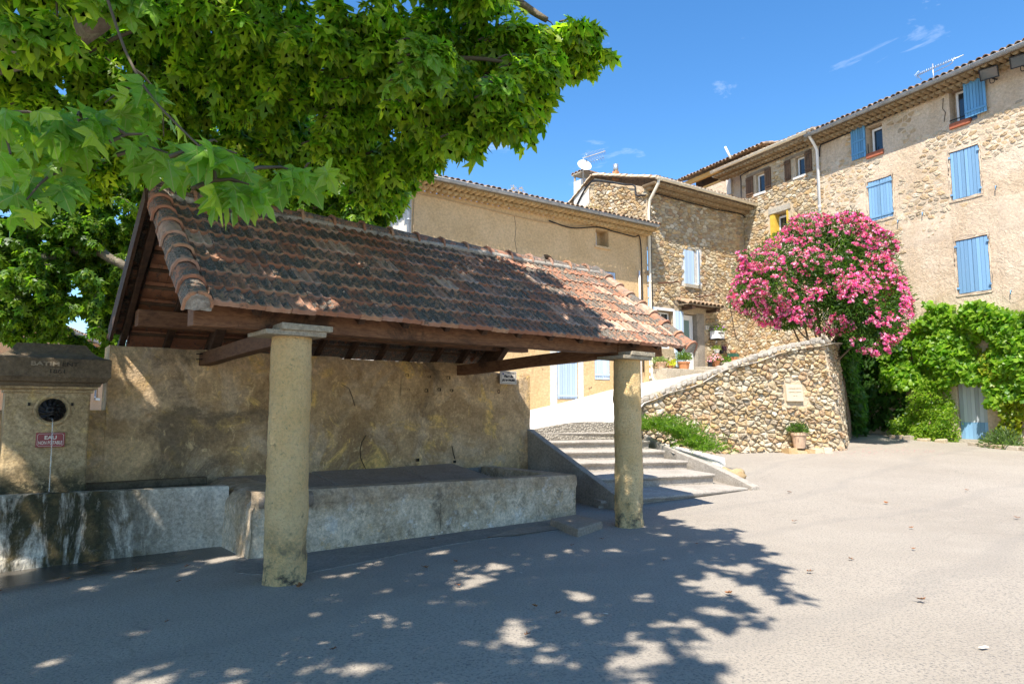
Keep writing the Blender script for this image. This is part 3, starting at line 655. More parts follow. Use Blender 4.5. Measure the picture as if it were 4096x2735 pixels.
def build_wash_wall():
    root = thing('rendered_wall', W(2.3, 3.4, 0), 'stained ochre-grey rendered wall standing behind the wash trough', 'wall')
    def top(s):
        if s < -1.06: return 1.60
        if s < 4.45: return 2.40 + .012 * mnoise.noise(Vector((s * 3, 0, 0))) - (.02 if 2.0 < s < 3.6 else 0) * (1 + mnoise.noise(Vector((s * 5, 1, 0))))
        return 2.27 + .015 * mnoise.noise(Vector((s * 4, 2, 0)))
    us = sorted(set(list(np.linspace(-6.2, -1.062, 26)) + [-1.058] + list(np.linspace(-1.04, 4.44, 110)) + [4.449, 4.451] + list(np.linspace(4.47, 5.77, 28)))); nz_ = 44
    m = MB()
    for s in us:
        for j in range(nz_ + 1):
            z = -.1 + (top(s) + .1) * j / nz_
            q = Vector((s * 1.1, z * 1.1, 0)); off = .020 * fbm(q) + .007 * fbm(q * 5)
            d = math.hypot((s - 2.62) / .42, (z - 1.42) / .26)          # a fallen patch of render
            if d < 1 + .25 * mnoise.noise(Vector((s * 7, z * 7, 0))): off -= .028
            d = math.hypot((s - 3.45) / .42, (z - 1.40) / .30)
            if d < 1 + .3 * mnoise.noise(Vector((s * 6, z * 6, 4))): off += .020
            if j == nz_: off -= .02
            m.V.append(WF(s, z, off))
    n = nz_ + 1
    for i in range(len(us) - 1):
        for j in range(nz_): m.F.append((i * n + j, (i + 1) * n + j, (i + 1) * n + j + 1, i * n + j + 1))
    b = len(m.V)                                                       # top and back and end
    for s in us: m.V.append(WF(s, top(s) - .01, -.36)); m.V.append(WF(s, -.1, -.36))
    for i in range(len(us) - 1):
        m.F.append((i * n + nz_, (i + 1) * n + nz_, b + 2 * i + 2, b + 2 * i)); m.F.append((b + 2 * i, b + 2 * i + 2, b + 2 * i + 3, b + 2 * i + 1))
    i = len(us) - 1
    m.F.append(tuple([i * n + j for j in range(n)] + [b + 2 * i, b + 2 * i + 1])); m.F.append(tuple([j for j in range(n)] + [b, b + 1]))
    o = m.put('render', MAT['old_render'], root); smooth_by_angle(o, 50)
    # repaired rectangle with sockets
    m = MB()
    def fn(u, v):
        s, z = 3.04 + 1.02 * u, 1.83 + .43 * v; return WF(s, z, .030 + .008 * fbm(Vector((s * 6, z * 6, 1))) - (.02 if u in (0, 1) or v in (0, 1) else 0))
    m.grid(fn, 28, 14); m.put('patch', MAT['old_render'], root, True)
    for (s, z) in ((3.13, 2.16), (3.55, 2.15), (3.93, 2.14), (3.16, 1.93), (3.50, 1.92), (3.75, 1.94), (4.0, 1.93), (4.07, .74), (3.35, .80)):
        m = MB(); w = random.uniform(.018, .032)
        P = [WF(s + a * w, z + b_ * w * .9, .046) for a, b_ in ((-1, -1), (1, -1), (1, 1), (-1, 1))] + [WF(s + a * w * .7, z + b_ * w * .6, .020) for a, b_ in ((-1, -1), (1, -1), (1, 1), (-1, 1))]
        m.add(P, [(0, 1, 5, 4), (1, 2, 6, 5), (2, 3, 7, 6), (3, 0, 4, 7), (4, 5, 6, 7)]); m.put('socket', MAT['carved'], root)
    # cracks: thin recessed runs
    def crack(pts, w=.004):
        m = MB(); P = []
        for k, (s, z) in enumerate(pts): P.append((s + random.uniform(-.015, .015), z))
        for (a, b_) in zip(P, P[1:]):
            ww = w * random.uniform(.5, 1.2); m.add([WF(a[0] - ww, a[1], .036), WF(a[0] + ww, a[1], .036), WF(b_[0] + ww, b_[1], .036), WF(b_[0] - ww, b_[1], .036), WF(a[0], a[1], .012), WF(b_[0], b_[1], .012)], [(0, 4, 5, 3), (1, 2, 5, 4)])
        m.put('crack', MAT['crack'], root)
    crack([(2.42, 1.22), (2.36, 1.12), (2.33, 1.0), (2.36, .88), (2.40, .78), (2.45, .70)]); crack([(2.25, 1.66), (2.19, 1.80), (2.12, 1.93), (2.0, 1.99)], .003); crack([(4.02, 1.0), (4.05, .88), (4.07, .78)], .005)
    m = MB(); m.tube([WF(5.0 + .022 * math.cos(a), 1.93 + .035 * math.sin(a), .05) for a in np.linspace(0, 6.28, 13)], .007, 6, False); m.put('iron_ring', MAT['rust'], root, True)
    # street-name sign
    sg = thing('street_sign', WF(5.21, 2.07, .06), 'cream street-name plate reading Place du Jeu de Paume', 'sign')
    m = MB(); m.box(WF, 5.02, 5.40, 2.065, 2.30, .045, .060); m.put('plate', MAT['sign_white'], sg, bevel=.004)
    m = MB()
    for (a, b_, c, d) in ((5.04, 5.38, 2.083, 2.087), (5.04, 5.38, 2.278, 2.282), (5.04, 5.044, 2.087, 2.278), (5.376, 5.38, 2.087, 2.278)): m.box(WF, a, b_, c, d, .060, .0625)
    m.put('border', MAT['sign_black'], sg)
    text('lettering', 'Place du', WF, 5.21, 2.185, .0635, .062, MAT['sign_black'], sg, shear=.18, bold=.0022)
    text('lettering', 'JEU de PAUME', WF, 5.21, 2.118, .0635, .052, MAT['sign_black'], sg, shear=.18, bold=.0022, width=.30)
    text('lettering', 'Mairie de Puyméras', WF, 5.27, 2.255, .0635, .021, MAT['sign_black'], sg, shear=.18)
    m = MB(); m.add([WF(5.085, 2.225, .0635), WF(5.107, 2.247, .0635), WF(5.085, 2.269, .0635), WF(5.063, 2.247, .0635)], [(0, 1, 2, 3)]); m.put('crest', MAT['sign_blue'], sg)

def text(name, body, fr, u, z, off, size, mat, parent, shear=0.0, bold=0.0, width=None, depth=.0012):
    cu = bpy.data.curves.new(name, 'FONT'); cu.body = body; cu.size = size; cu.align_x = 'CENTER'; cu.shear = shear; cu.offset = bold; cu.extrude = depth
    o = bpy.data.objects.new(name, cu); COL.objects.link(o); bpy.context.view_layer.update()
    me = bpy.data.meshes.new_from_object(o.evaluated_get(bpy.context.evaluated_depsgraph_get())); bpy.data.objects.remove(o)
    xs_ = [v.co.x for v in me.vertices]; k = 1.0
    if width and xs_: k = width / (max(xs_) - min(xs_))
    o0 = fr(u, z, off); X = fr.u; Z = fr.n; Y = Vector((0, 0, 1)); M = Matrix((X * k, Y, Z)).transposed().to_4x4(); M.translation = o0
    me.materials.clear(); return put(name, me, mat, parent, M)
build_wash_wall()

def build_trough():
    root = thing('wash_trough', W(2.5, 2.1, 0), 'long low wash trough of pale flaking masonry under the tile roof', 'trough')
    TF = lambda s, z, o=0.0: W(s, 1.1 - o, z)
    def zt(s): return .705 - .081 * (s - .66) / 4.22
    m = MB(); us = np.linspace(.06, 4.88, 120); nz_ = 22
    for s in us:
        for j in range(nz_ + 1):
            z = -.05 + (zt(s) + .05) * j / nz_; q = Vector((s * 1.6, z * 1.6, 7)); off = .022 * fbm(q) + .010 * fbm(q * 5)
            if z > zt(s) - .17 + .03 * mnoise.noise(Vector((s * 3, 0, 5))): off += .022
            off += .05 * max(0, (.12 - z)) * 1.2
            if s < .3: off -= (.3 - s) ** 2 * 1.6
            if j == nz_: off -= .018
            m.V.append(TF(s, z, off))
    n = nz_ + 1
    for i in range(len(us) - 1):
        for j in range(nz_): m.F.append((i * n + j, (i + 1) * n + j, (i + 1) * n + j + 1, i * n + j + 1))
    b = len(m.V)
    for s in us: m.V.append(TF(s, zt(s) + .004 * mnoise.noise(Vector((s * 6, 0, 0))), -.26)); m.V.append(TF(s, .25, -.30))
    for i in range(len(us) - 1):
        m.F.append((i * n + nz_, (i + 1) * n + nz_, b + 2 * i + 2, b + 2 * i)); m.F.append((b + 2 * i, b + 2 * i + 2, b + 2 * i + 3, b + 2 * i + 1))
    o = m.put('front_wall', MAT['trough'], root); smooth_by_angle(o, 45)
    # right end wall
    m = MB(); E = lambda t, z, o=0.0: W(4.875 + o, t, z)
    def fn(u, v): 
        t, z = 1.10 + 2.07 * u, -.05 + .68 * v; return E(t, z, .010 * fbm(Vector((t * 3, z * 3, 2))) - .0)
    m.grid(fn, 30, 12)
    m.add([E(1.10, .63, 0), E(3.17, .63, 0), E(3.17, .63, -.24), E(1.30, .63, -.24), E(1.30, .1, -.27), E(3.17, .1, -.27)], [(0, 1, 2, 3), (3, 2, 5, 4)]); o = m.put('end_wall', MAT['trough'], root); smooth_by_angle(o, 45)
    # left end, rounded top block
    m = MB(); prof = [(-.05, .0), (.30, .02), (.50, .03), (.56, .05), (.62, .10), (.67, .19), (.69, .30), (.69, .55)]
    def fn2(u, v):
        i = min(len(prof) - 2, int(v * (len(prof) - 1))); f_ = v * (len(prof) - 1) - i; z = prof[i][0] * (1 - f_) + prof[i + 1][0] * f_; s = prof[i][1] * (1 - f_) + prof[i + 1][1] * f_
        t = 1.16 + 2.0 * u; return W(.04 + s + .010 * fbm(Vector((t * 3, z * 4, 9))) , t - .0 * z, z + .004)
    m.grid(fn2, 24, 28); o = m.put('end_block', MAT['trough'], root, True)
    m = MB(); m.tube([W(.16, 1.19, .60), W(.30, 1.115, .60), W(.50, 1.09, .60), W(.70, 1.085, .60)], [.085, .10, .10, .09], 12); m.put('rounded_corner', MAT['slab_warm'], root, True)
    # inclined washing slabs
    for k, (a, b_) in enumerate(((.34, 1.62), (1.635, 3.02), (3.035, 4.10))):
        m = MB(); P = [W(a, 2.02, .42), W(b_, 2.02, .42), W(b_ - .06, 3.18, .60), W(a - .06, 3.18, .60), W(a, 2.0, .545), W(b_, 2.0, .54), W(b_ - .06, 3.19, .71), W(a - .06, 3.19, .715)]
        m.hexa([p + Vector((0, 0, random.uniform(-.006, .006))) for p in P]); m.put('washing_slab', MAT['slab_warm'], root, bevel=.02)
    m = MB(); m.box(TF, .3, 4.66, .05, .30, -1.9, -.22); m.put('water', MAT['water'], root)
    m = MB(); m.add([W(.3, 3.19, .05), W(4.66, 3.19, .05), W(4.66, 3.19, .62), W(.3, 3.19, .62)], [(0, 1, 2, 3)]); m.put('back_lining', MAT['slab'], root)
    def crack(pts):
        m = MB()
        for (a, b_) in zip(pts, pts[1:]):
            w = .004; m.add([TF(a[0] - w, a[1], .045), TF(a[0] + w, a[1], .045), TF(b_[0] + w, b_[1], .045), TF(b_[0] - w, b_[1], .045)], [(0, 1, 2, 3)])
        m.put('crack', MAT['crack'], root)
    crack([(2.42, .42), (2.43, .34), (2.41, .26), (2.43, .18), (2.42, .08)])
build_trough()

def build_fountain():
    root = thing('fountain', W(-1.6, 2.8, 0), 'old stone fountain with iron mask spout and mossy basin', 'fountain')
    # pillar shaft
    PF = lambda s, z, o=0.0: W(s, 2.72 - o, z)
    m = MB(); rings = []
    for j in range(36):
        z = .45 + 1.38 * j / 35; fl = .045 * max(0, (1.02 - z) / .5) ** 1.5
        row = []
        for (a, b_, steps) in (((-2.085 - fl, .0 + fl), (-1.295 + fl * .3, .0 + fl), 26), ((-1.295 + fl * .3, 0. + fl), (-1.295 + fl * .3, -.5), 10), ((-1.295, -.5), (-2.085 - fl, -.5), 4), ((-2.085 - fl, -.5), (-2.085 - fl, 0. + fl), 10)):
            for k in range(steps):
                s = a[0] + (b_[0] - a[0]) * k / steps; o = a[1] + (b_[1] - a[1]) * k / steps
                q = Vector((s * 4, z * 4, o * 4)); d = .008 * fbm(q) + .004 * fbm(q * 4)
                if z < 1.03 + .05 * mnoise.noise(Vector((s * 7, 0, 0))): d += .02
                row.append(PF(s, z, o + (d if o > -.02 else 0)))
        rings.append(row)
    n = len(rings[0])
    for r_ in rings: m.V += r_
    for j in range(len(rings) - 1):
        for k in range(n): m.F.append((j * n + k, j * n + (k + 1) % n, (j + 1) * n + (k + 1) % n, (j + 1) * n + k))
    o = m.put('pillar', MAT['pillar'], root, True)
    # cornice mouldings (square plan profile swept round)
    def sweep(name, prof, mat, cap=True, parent=root):
        m = MB(); c_s, c_t = -1.685, 2.96; ring = []
        for (ex, z) in prof:
            hx, hy = .395 + ex, .24 + ex; row = []
            for (a, b_) in (((-hx, -hy), (hx, -hy)), ((hx, -hy), (hx, hy)), ((hx, hy), (-hx, hy)), ((-hx, hy), (-hx, -hy))):
                for k in range(14):
                    s = a[0] + (b_[0] - a[0]) * k / 14; t = a[1] + (b_[1] - a[1]) * k / 14; q = Vector((s * 6, t * 6, z * 6))
                    row.append(W(c_s + s, c_t + t - .005 * fbm(q), z + .004 * fbm(q + Vector((3, 3, 3)))))
            ring.append(row)
        n = 56
        for r_ in ring: m.V += r_
        for j in range(len(ring) - 1):
            for k in range(n): m.F.append((j * n + k, j * n + (k + 1) % n, (j + 1) * n + (k + 1) % n, (j + 1) * n + k))
        if cap: m.F.append(tuple((len(ring) - 1) * n + k for k in range(n)))
        return smooth_by_angle(m.put(name, mat, parent), 30)
    sweep('neck_moulding', [(.0, 1.79), (.020, 1.795), (.022, 1.825), (.015, 1.828), (.045, 1.832), (.058, 1.845), (.055, 1.862)], MAT['pillar'])
    sweep('cornice', [(.05, 1.862), (.075, 1.865), (.09, 1.90), (.13, 1.915), (.155, 1.955), (.165, 1.965), (.165, 2.165), (.155, 2.175)], MAT['dark_stone'])
    sweep('cap', [(.15, 2.176), (.10, 2.19), (.03, 2.225), (-.02, 2.27), (-.06, 2.33), (-.07, 2.345)], MAT['dark_stone'])
    CFr = lambda s, z, o=0.0: W(s, 2.96 - .24 - .165 - o, z)
    CFr.u = WA; CFr.n = -WB
    text('inscription', 'BATIM', CFr, -1.76, 2.085, .009, .062, MAT['worn_letter'], root, bold=.002, width=.26)
    text('inscription', 'ENT', CFr, -1.53, 2.085, .009, .062, MAT['carved'], root, width=.15)
    text('inscription', '1861', CFr, -1.645, 2.005, .009, .060, MAT['carved'], root, width=.135)
    m = MB(); m.box(CFr, -1.70, -1.585, 2.066, 2.070, .004, .010); m.put('carved_line', MAT['carved'], root)
    # round recess and cast-iron face
    c = PF(-1.655, 1.60, .0); m = MB(); M = Matrix((WA, Vector((0, 0, 1)), -WB)).transposed().to_4x4(); M.translation = c
    m.lathe([(.175, .002), (.172, .018), (.150, .020), (.138, .004)], 28, M, .006, 20); m.put('recess_rim', MAT['pillar'], root, True)
    m = MB(); nu, nv = 40, 40
    def face(u, v):
        x, y = (u - .5) * 2, (v - .5) * 2; r = math.hypot(x, y); x *= .13; y *= .13
        if r > 1: x, y = x / r, y / r
        r = min(1, r); h = .055 * math.sqrt(max(0, 1 - r * r)) + .006
        X, Y = x / .13, y / .13
        g = lambda cx, cy, sx, sy: math.exp(-((X - cx) / sx) ** 2 - ((Y - cy) / sy) ** 2)
        h += .040 * g(0, -.10, .42, .55) + .030 * g(0, -.10, .10, .26) + .018 * g(0, -.42, .2, .07) + .014 * g(0, .22, .4, .08)   # head, nose, lip, brow
        h -= .030 * g(-.20, .06, .11, .08) + .030 * g(.20, .06, .11, .08) + .035 * g(0, -.58, .14, .09)                            # eyes, mouth
        h += .014 * g(-.26, -.18, .14, .16) + .014 * g(.26, -.18, .14, .16) + .020 * g(0, -.78, .2, .12)
        a = math.atan2(Y - .05, X); rr = math.hypot(X, Y)
        if rr > .52 and not (Y < -.5 and abs(X) < .45): h += .016 * math.sin(a * 11 + rr * 9) + .010                              # hair curls
        return M @ Vector((x, y, h))
    m.grid(face, nu, nv); m.put('mask', MAT['iron'], root, True)
    m = MB(); m.tube([c + Vector((0, 0, -.085)) - WB * .05, c + Vector((0, 0, -.10)) - WB * .10], .020, 10); m.put('spout', MAT['iron'], root, True)
    pts = [c + Vector((0, 0, -.10 - .5 * 9.8 * (k * .0315) ** 2)) - WB * (.10 + .35 * k * .0315) for k in range(14)]
    m = MB(); m.tube(pts, [.007 + .0016 * math.sin(k * 2.1) for k in range(14)], 8); m.put('water_jet', MAT['jet'], root, True)
    for (s, z) in ((-1.87, 1.665), (-1.47, 1.665)):
        m = MB(); m.box(PF, s - .012, s + .012, z - .018, z + .018, -.01, .012); m.put('socket', MAT['carved'], root)
    # basin
    TF = lambda s, z, o=0.0: W(s, 2.15 - o, z)
    def zt(s): return .745 - .022 * (s + 2.1)
    m = MB(); us = np.linspace(-3.3, .10, 90); nz_ = 22; n = nz_ + 1
    for s in us:
        for j in range(nz_ + 1):
            z = -.05 + (zt(s) + .05) * j / nz_; q = Vector((s * 1.4, z * 1.4, 3)); off = .016 * fbm(q) + .007 * fbm(q * 5)
            if z < .10: off += .022
            if s > -.05: off += (s + .05) * .35
            if s > .45 - .75 and z < .08: off += .0
            if j == nz_: off -= .014
            m.V.append(TF(s, z, off))
    for i in range(len(us) - 1):
        for j in range(nz_): m.F.append((i * n + j, (i + 1) * n + j, (i + 1) * n + j + 1, i * n + j + 1))
    b = len(m.V)
    for s in us: m.V.append(TF(s, zt(s), -.15)); m.V.append(TF(s, .3, -.17))
    for i in range(len(us) - 1):
        m.F.append((i * n + nz_, (i + 1) * n + nz_, b + 2 * i + 2, b + 2 * i)); m.F.append((b + 2 * i, b + 2 * i + 2, b + 2 * i + 3, b + 2 * i + 1))
    o = m.put('basin', MAT['basin'], root); smooth_by_angle(o, 45)
    m = MB(); m.box(TF, -3.28, .1, .25, .655, -1.0, -.16); m.put('water', MAT['water'], root)
    m = MB(); m.box(TF, -1.29, .12, .3, .735, -1.045, -.93); m.put('back_rim', MAT['dark_stone'], root, bevel=.015)
    # enamel sign
    sg = thing('warning_sign', PF(-1.655, 1.195, .02), 'red enamel sign with white letters EAU NON POTABLE', 'sign')
    m = MB(); m.box(PF, -1.79, -1.52, 1.192, 1.352, .012, .022); m.put('plate', MAT['red_sign'], sg, bevel=.003)
    PF.u = WA; PF.n = -WB
    m = MB(); z0, z1, a, b_ = 1.204, 1.340, -1.776, -1.534; k = .016; w = .003
    pts = [(a + k, z0), (b_ - k, z0), (b_, z0 + k), (b_, z1 - k), (b_ - k, z1), (a + k, z1), (a, z1 - k), (a, z0 + k)]
    for (p, q) in zip(pts, pts[1:] + pts[:1]):
        d = Vector((q[0] - p[0], q[1] - p[1])).normalized(); nn = Vector((-d.y, d.x)) * w / 2
        m.add([PF(p[0] - nn.x, p[1] - nn.y, .0235), PF(q[0] - nn.x, q[1] - nn.y, .0235), PF(q[0] + nn.x, q[1] + nn.y, .0235), PF(p[0] + nn.x, p[1] + nn.y, .0235)], [(0, 1, 2, 3)])
    m.put('border', MAT['sign_white'], sg)
    text('lettering', 'EAU', PF, -1.655, 1.279, .0225, .056, MAT['sign_white'], sg, bold=.0015, width=.112)
    text('lettering', 'NON POTABLE', PF, -1.655, 1.224, .0225, .052, MAT['sign_white'], sg, bold=.0008, width=.222)
build_fountain()

# ------------------------------------------------------------------ stairs
def build_stairs():
    root = thing('staircase', (2.6, 13.5, 0), 'broad worn stone stairs with moulded nosings climbing to the road', 'staircase')
    E = [((1.42, 11.10), (4.40, 12.95)), ((1.10, 12.46), (3.98, 13.60)), ((.72, 13.96), (3.72, 14.63)), ((.42, 14.72), (3.36, 15.20)), ((.20, 15.50), (3.22, 16.10)), ((-.1, 16.02), (3.11, 16.87))]
    H = .178
    def slab(i, z):
        a, b = Vector((*E[i][0], 0)), Vector((*E[i][1], 0)); d = (b - a).normalized(); nn = Vector((d.y, -d.x, 0))
        if i + 1 < len(E): c, e = Vector((*E[i + 1][0], 0)), Vector((*E[i + 1][1], 0))
        else: c, e = a - nn * .35, b - nn * .35
        lo, hi = z - H - .25, z; N = 40; prof = [(-.055, lo), (-.055, hi - .075), (-.02, hi - .066), (-.018, hi - .058), (.0, hi - .050), (.012, hi - .026), (.006, hi - .006), (-.012, hi)]
        V = []
        for k in range(N + 1):
            f = k / N; p = a.lerp(b, f); curve = nn * (.05 * math.sin(f * math.pi)) if i == 0 else Vector((0, 0, 0))
            for (o, zz) in prof:
                g = .010 * fbm(Vector((p.x * 3, p.y * 3, zz * 6))) + .006 * mnoise.noise(Vector((p.x * 11, p.y * 11, zz * 20)))
                V.append(p + curve + nn * (o + g) + Vector((0, 0, zz + (.4 * g if zz > lo + .05 else 0))))
            q = c.lerp(e, f) - nn * .12; V.append(Vector((q.x, q.y, hi + .003 * mnoise.noise(q * 2))))
        n = len(prof) + 1; F = []
        for k in range(N):
            for j in range(n - 1): F.append((k * n + j, (k + 1) * n + j, (k + 1) * n + j + 1, k * n + j + 1))
        F.append(tuple(range(n))); F.append(tuple(N * n + j for j in range(n - 1, -1, -1)))
        o = put('step', mesh_of('step', V, F), MAT['step'], root); smooth_by_angle(o, 35)
    for i in range(6): slab(i, H * (i + 1) - (.0 if i else .02))
    # left cheek wall: sloping
    pl = [(W(5.86, .78, 0), .13), (W(5.86, 1.5, 0), .46), (W(5.86, 2.4, 0), .875), (W(5.86, 3.2, 0), 1.245), (W(5.86, 3.7, 0), 1.26)]
    m = MB(); th = .15
    for i, (p, z) in enumerate(pl):
        d = (pl[min(i + 1, len(pl) - 1)][0] - pl[max(i - 1, 0)][0]).normalized(); nn = Vector((-d.y, d.x, 0))   # to the left
        m.V += [p + nn * .0 + Vector((0, 0, -.2)), p + Vector((0, 0, z)), p + nn * th + Vector((0, 0, z + .005)), p + nn * th + Vector((0, 0, -.2))]
    for i in range(len(pl) - 1):
        for j in range(3): m.F.append((i * 4 + j, (i + 1) * 4 + j, (i + 1) * 4 + j + 1, i * 4 + j + 1))
    m.F += [(0, 1, 2, 3), tuple((len(pl) - 1) * 4 + k for k in (3, 2, 1, 0))]
    o = m.put('cheek_wall', MAT['cheek'], root, bevel=.012)
    # right-hand sloping edge and planter wall
    m = MB(); pr = [(Vector((4.46, 12.90, 0)), .19), (Vector((4.22, 13.55, 0)), .36), (Vector((3.98, 14.30, 0)), .52), (Vector((3.60, 15.10, 0)), .70), (Vector((3.38, 16.15, 0)), .86), (Vector((3.25, 17.0, 0)), 1.0)]
    for i, (p, z) in enumerate(pr):
        d = (pr[min(i + 1, len(pr) - 1)][0] - pr[max(i - 1, 0)][0]).normalized(); nn = Vector((d.y, -d.x, 0))
        w = .17 if i < 3 else .10
        m.V += [p + Vector((0, 0, -.2)), p + Vector((0, 0, z)), p + nn * w + Vector((0, 0, z + .0)), p + nn * (w + .06) + Vector((0, 0, -.2))]
    for i in range(len(pr) - 1):
        for j in range(3): m.F.append((i * 4 + j, (i + 1) * 4 + j, (i + 1) * 4 + j + 1, i * 4 + j + 1))
    m.F += [(0, 1, 2, 3), tuple((len(pr) - 1) * 4 + k for k in (3, 2, 1, 0))]
    m.put('side_kerb', MAT['step'], root, bevel=.015)
    m = MB(); m.add([(3.55, 15.2, .66), (4.2, 14.4, .42), (4.7, 15.2, .30), (5.3, 17.2, .42), (5.0, 18.2, .5), (3.3, 17.7, .9), (3.4, 16.9, .9)], [tuple(range(7))])
    o = m.put('planting_bed', MAT['road'], None); o['kind'] = 'structure'
    # lump of tufa at the kerb end
    for k, (x, y, z, r) in enumerate(((4.52, 13.95, .30, .17), (4.36, 14.15, .34, .13))):
        m = MB(); V = []; n = 14
        for i in range(9):
            for j in range(n):
                th_, ph = math.pi * i / 8, 2 * math.pi * j / n; dd = Vector((math.sin(th_) * math.cos(ph), math.sin(th_) * math.sin(ph), math.cos(th_))); rr = r * (1 + .5 * fbm(dd * 1.7 + Vector((k, 0, 0))))
                m.V.append(Vector((x, y, z)) + Vector((dd.x * rr * 1.2, dd.y * rr, dd.z * rr * .75)))
        for i in range(8):
            for j in range(n): m.F.append((i * n + j, i * n + (j + 1) % n, (i + 1) * n + (j + 1) % n, (i + 1) * n + j))
        tint_const(m.mesh('rock', True), (.45, .30, .14)); me = _last
        tag(put('rock', me, MAT['stone']), ('larger' if k == 0 else 'smaller') + ' pitted tan rock lying at the right edge of stairs', 'rock')

_last = None
def tint_const(me, c):
    global _last
    at = me.attributes.new('tint', 'FLOAT_COLOR', 'POINT'); at.data.foreach_set('color', np.tile(np.array([*c, 1], np.float32), len(me.vertices))); _last = me; return me

# ------------------------------------------------------------------ rubble masonry: cells of a jittered layout, each a pillow-shaped stone
PAL = {'tan': [(.50, .37, .20), (.58, .45, .27), (.62, .51, .34), (.52, .34, .15), (.44, .35, .24), (.66, .57, .42), (.56, .39, .20), (.48, .31, .17)],
       'cream': [(.56, .42, .26), (.62, .49, .33), (.66, .55, .40), (.54, .37, .20), (.50, .40, .28), (.58, .40, .22)],
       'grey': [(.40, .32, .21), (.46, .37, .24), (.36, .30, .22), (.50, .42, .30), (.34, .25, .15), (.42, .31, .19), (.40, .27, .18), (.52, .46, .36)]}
def rubble(fr, u0, u1, z0, z1, du, dz, inside, seed, pal='tan', gap=.10, depth=.06, big=0.06, jit=.42, out=.0):
    """returns a list of (verts, faces, tint, area)"""
    rng = random.Random(seed); pts = []; nr = max(1, int((z1 - z0) / dz)); nc = max(1, int((u1 - u0) / du))
    for i in range(-1, nr + 1):
        for j in range(-1, nc + 1):
            if rng.random() < big: continue
            p_ = (u0 + (j + .5 + (.5 if i % 2 else 0) + rng.uniform(-jit, jit)) * du, z0 + (i + .5 + rng.uniform(-jit, jit)) * dz); pts.append(p_)
            if rng.random() < .28: pts.append((p_[0] + rng.uniform(-.6, .6) * du, p_[1] + rng.choice((-.55, .55)) * dz))
    cellmap = {}
    for k, p in enumerate(pts): cellmap.setdefault((int(p[0] // (du * 2)), int(p[1] // (dz * 2))), []).append(k)
    stones = []; asp = du / dz
    for k, (px, pz) in enumerate(pts):
        if not (u0 < px < u1 and z0 < pz < z1): continue
        if not inside(px, pz): continue
        poly = [(-du * 1.3, -dz * 1.3), (du * 1.3, -dz * 1.3), (du * 1.3, dz * 1.3), (-du * 1.3, dz * 1.3)]
        ci, cj = int(px // (du * 2)), int(pz // (dz * 2))
        for a in (-1, 0, 1):
            for b in (-1, 0, 1):
                for q in cellmap.get((ci + a, cj + b), ()):
                    if q == k: continue
                    dx, dy = pts[q][0] - px, pts[q][1] - pz
                    nx, ny = dx, dy * asp * asp; c = (dx * nx + dy * ny) / 2          # anisotropic bisector
                    new = []; L = len(poly)
                    for i in range(L):
                        A, B = poly[i], poly[(i + 1) % L]; da, db = A[0] * nx + A[1] * ny - c, B[0] * nx + B[1] * ny - c
                        if da <= 0: new.append(A)
                        if (da < 0 < db) or (db < 0 < da):
                            f = da / (da - db); new.append((A[0] + (B[0] - A[0]) * f, A[1] + (B[1] - A[1]) * f))
                    poly = new
                    if len(poly) < 3: break
                if len(poly) < 3: break
            if len(poly) < 3: break
        if len(poly) < 3: continue
        cx = sum(p[0] for p in poly) / len(poly); cz = sum(p[1] for p in poly) / len(poly)
        area = abs(sum(poly[i][0] * poly[(i + 1) % len(poly)][1] - poly[(i + 1) % len(poly)][0] * poly[i][1] for i in range(len(poly)))) / 2
        if area < du * dz * .12: continue
        # outline with rounded corners: cut every corner
        P = []
        for i in range(len(poly)):
            A, B = poly[i], poly[(i + 1) % len(poly)]
            if math.hypot(A[0] - B[0], A[1] - B[1]) < .15 * dz: P.append(((A[0] + B[0]) / 2, (A[1] + B[1]) / 2)); continue
            k1 = rng.uniform(.08, .26); P.append((A[0] * (1 - k1) + B[0] * k1, A[1] * (1 - k1) + B[1] * k1)); P.append((A[0] * k1 + B[0] * (1 - k1), A[1] * k1 + B[1] * (1 - k1)))
        h = depth * rng.uniform(.45, 1.25); g = 1 - gap * rng.uniform(.6, 1.7); tx, tz = rng.uniform(-.35, .35), rng.uniform(-.35, .35)
        V = []; n = len(P); rj = [rng.uniform(.84, 1.06) for _ in P]; jj = lambda: 1 + rng.uniform(-.05, .05); hj = [rng.uniform(.7, 1.25) for _ in P]
        for (sc_, o) in ((g, -.02), (g * .98, h * .45), (g * .86, h * .88), (g * .5, h * 1.0)):
            for q_, (x, y) in enumerate(P):
                k_ = sc_ * rj[q_] * jj(); x2, y2 = cx + (x - cx) * k_, cz + (y - cz) * k_
                V.append(fr(px + x2, pz + y2, out + o * (hj[q_] if o > 0 else 1) * (1 + tx * (x2 - cx) / du + tz * (y2 - cz) / dz)))
        V.append(fr(px + cx, pz + cz, out + h * 1.04))
        F = [(i * n + q, i * n + (q + 1) % n, (i + 1) * n + (q + 1) % n, (i + 1) * n + q) for i in range(3) for q in range(n)] + [(3 * n + q, 3 * n + (q + 1) % n, 4 * n) for q in range(n)]
        c = rng.choice(PAL[pal]); v = rng.uniform(.68, 1.08)
        stones.append((V, F, tuple(min(.8, x * v) for x in c), area))
    return stones
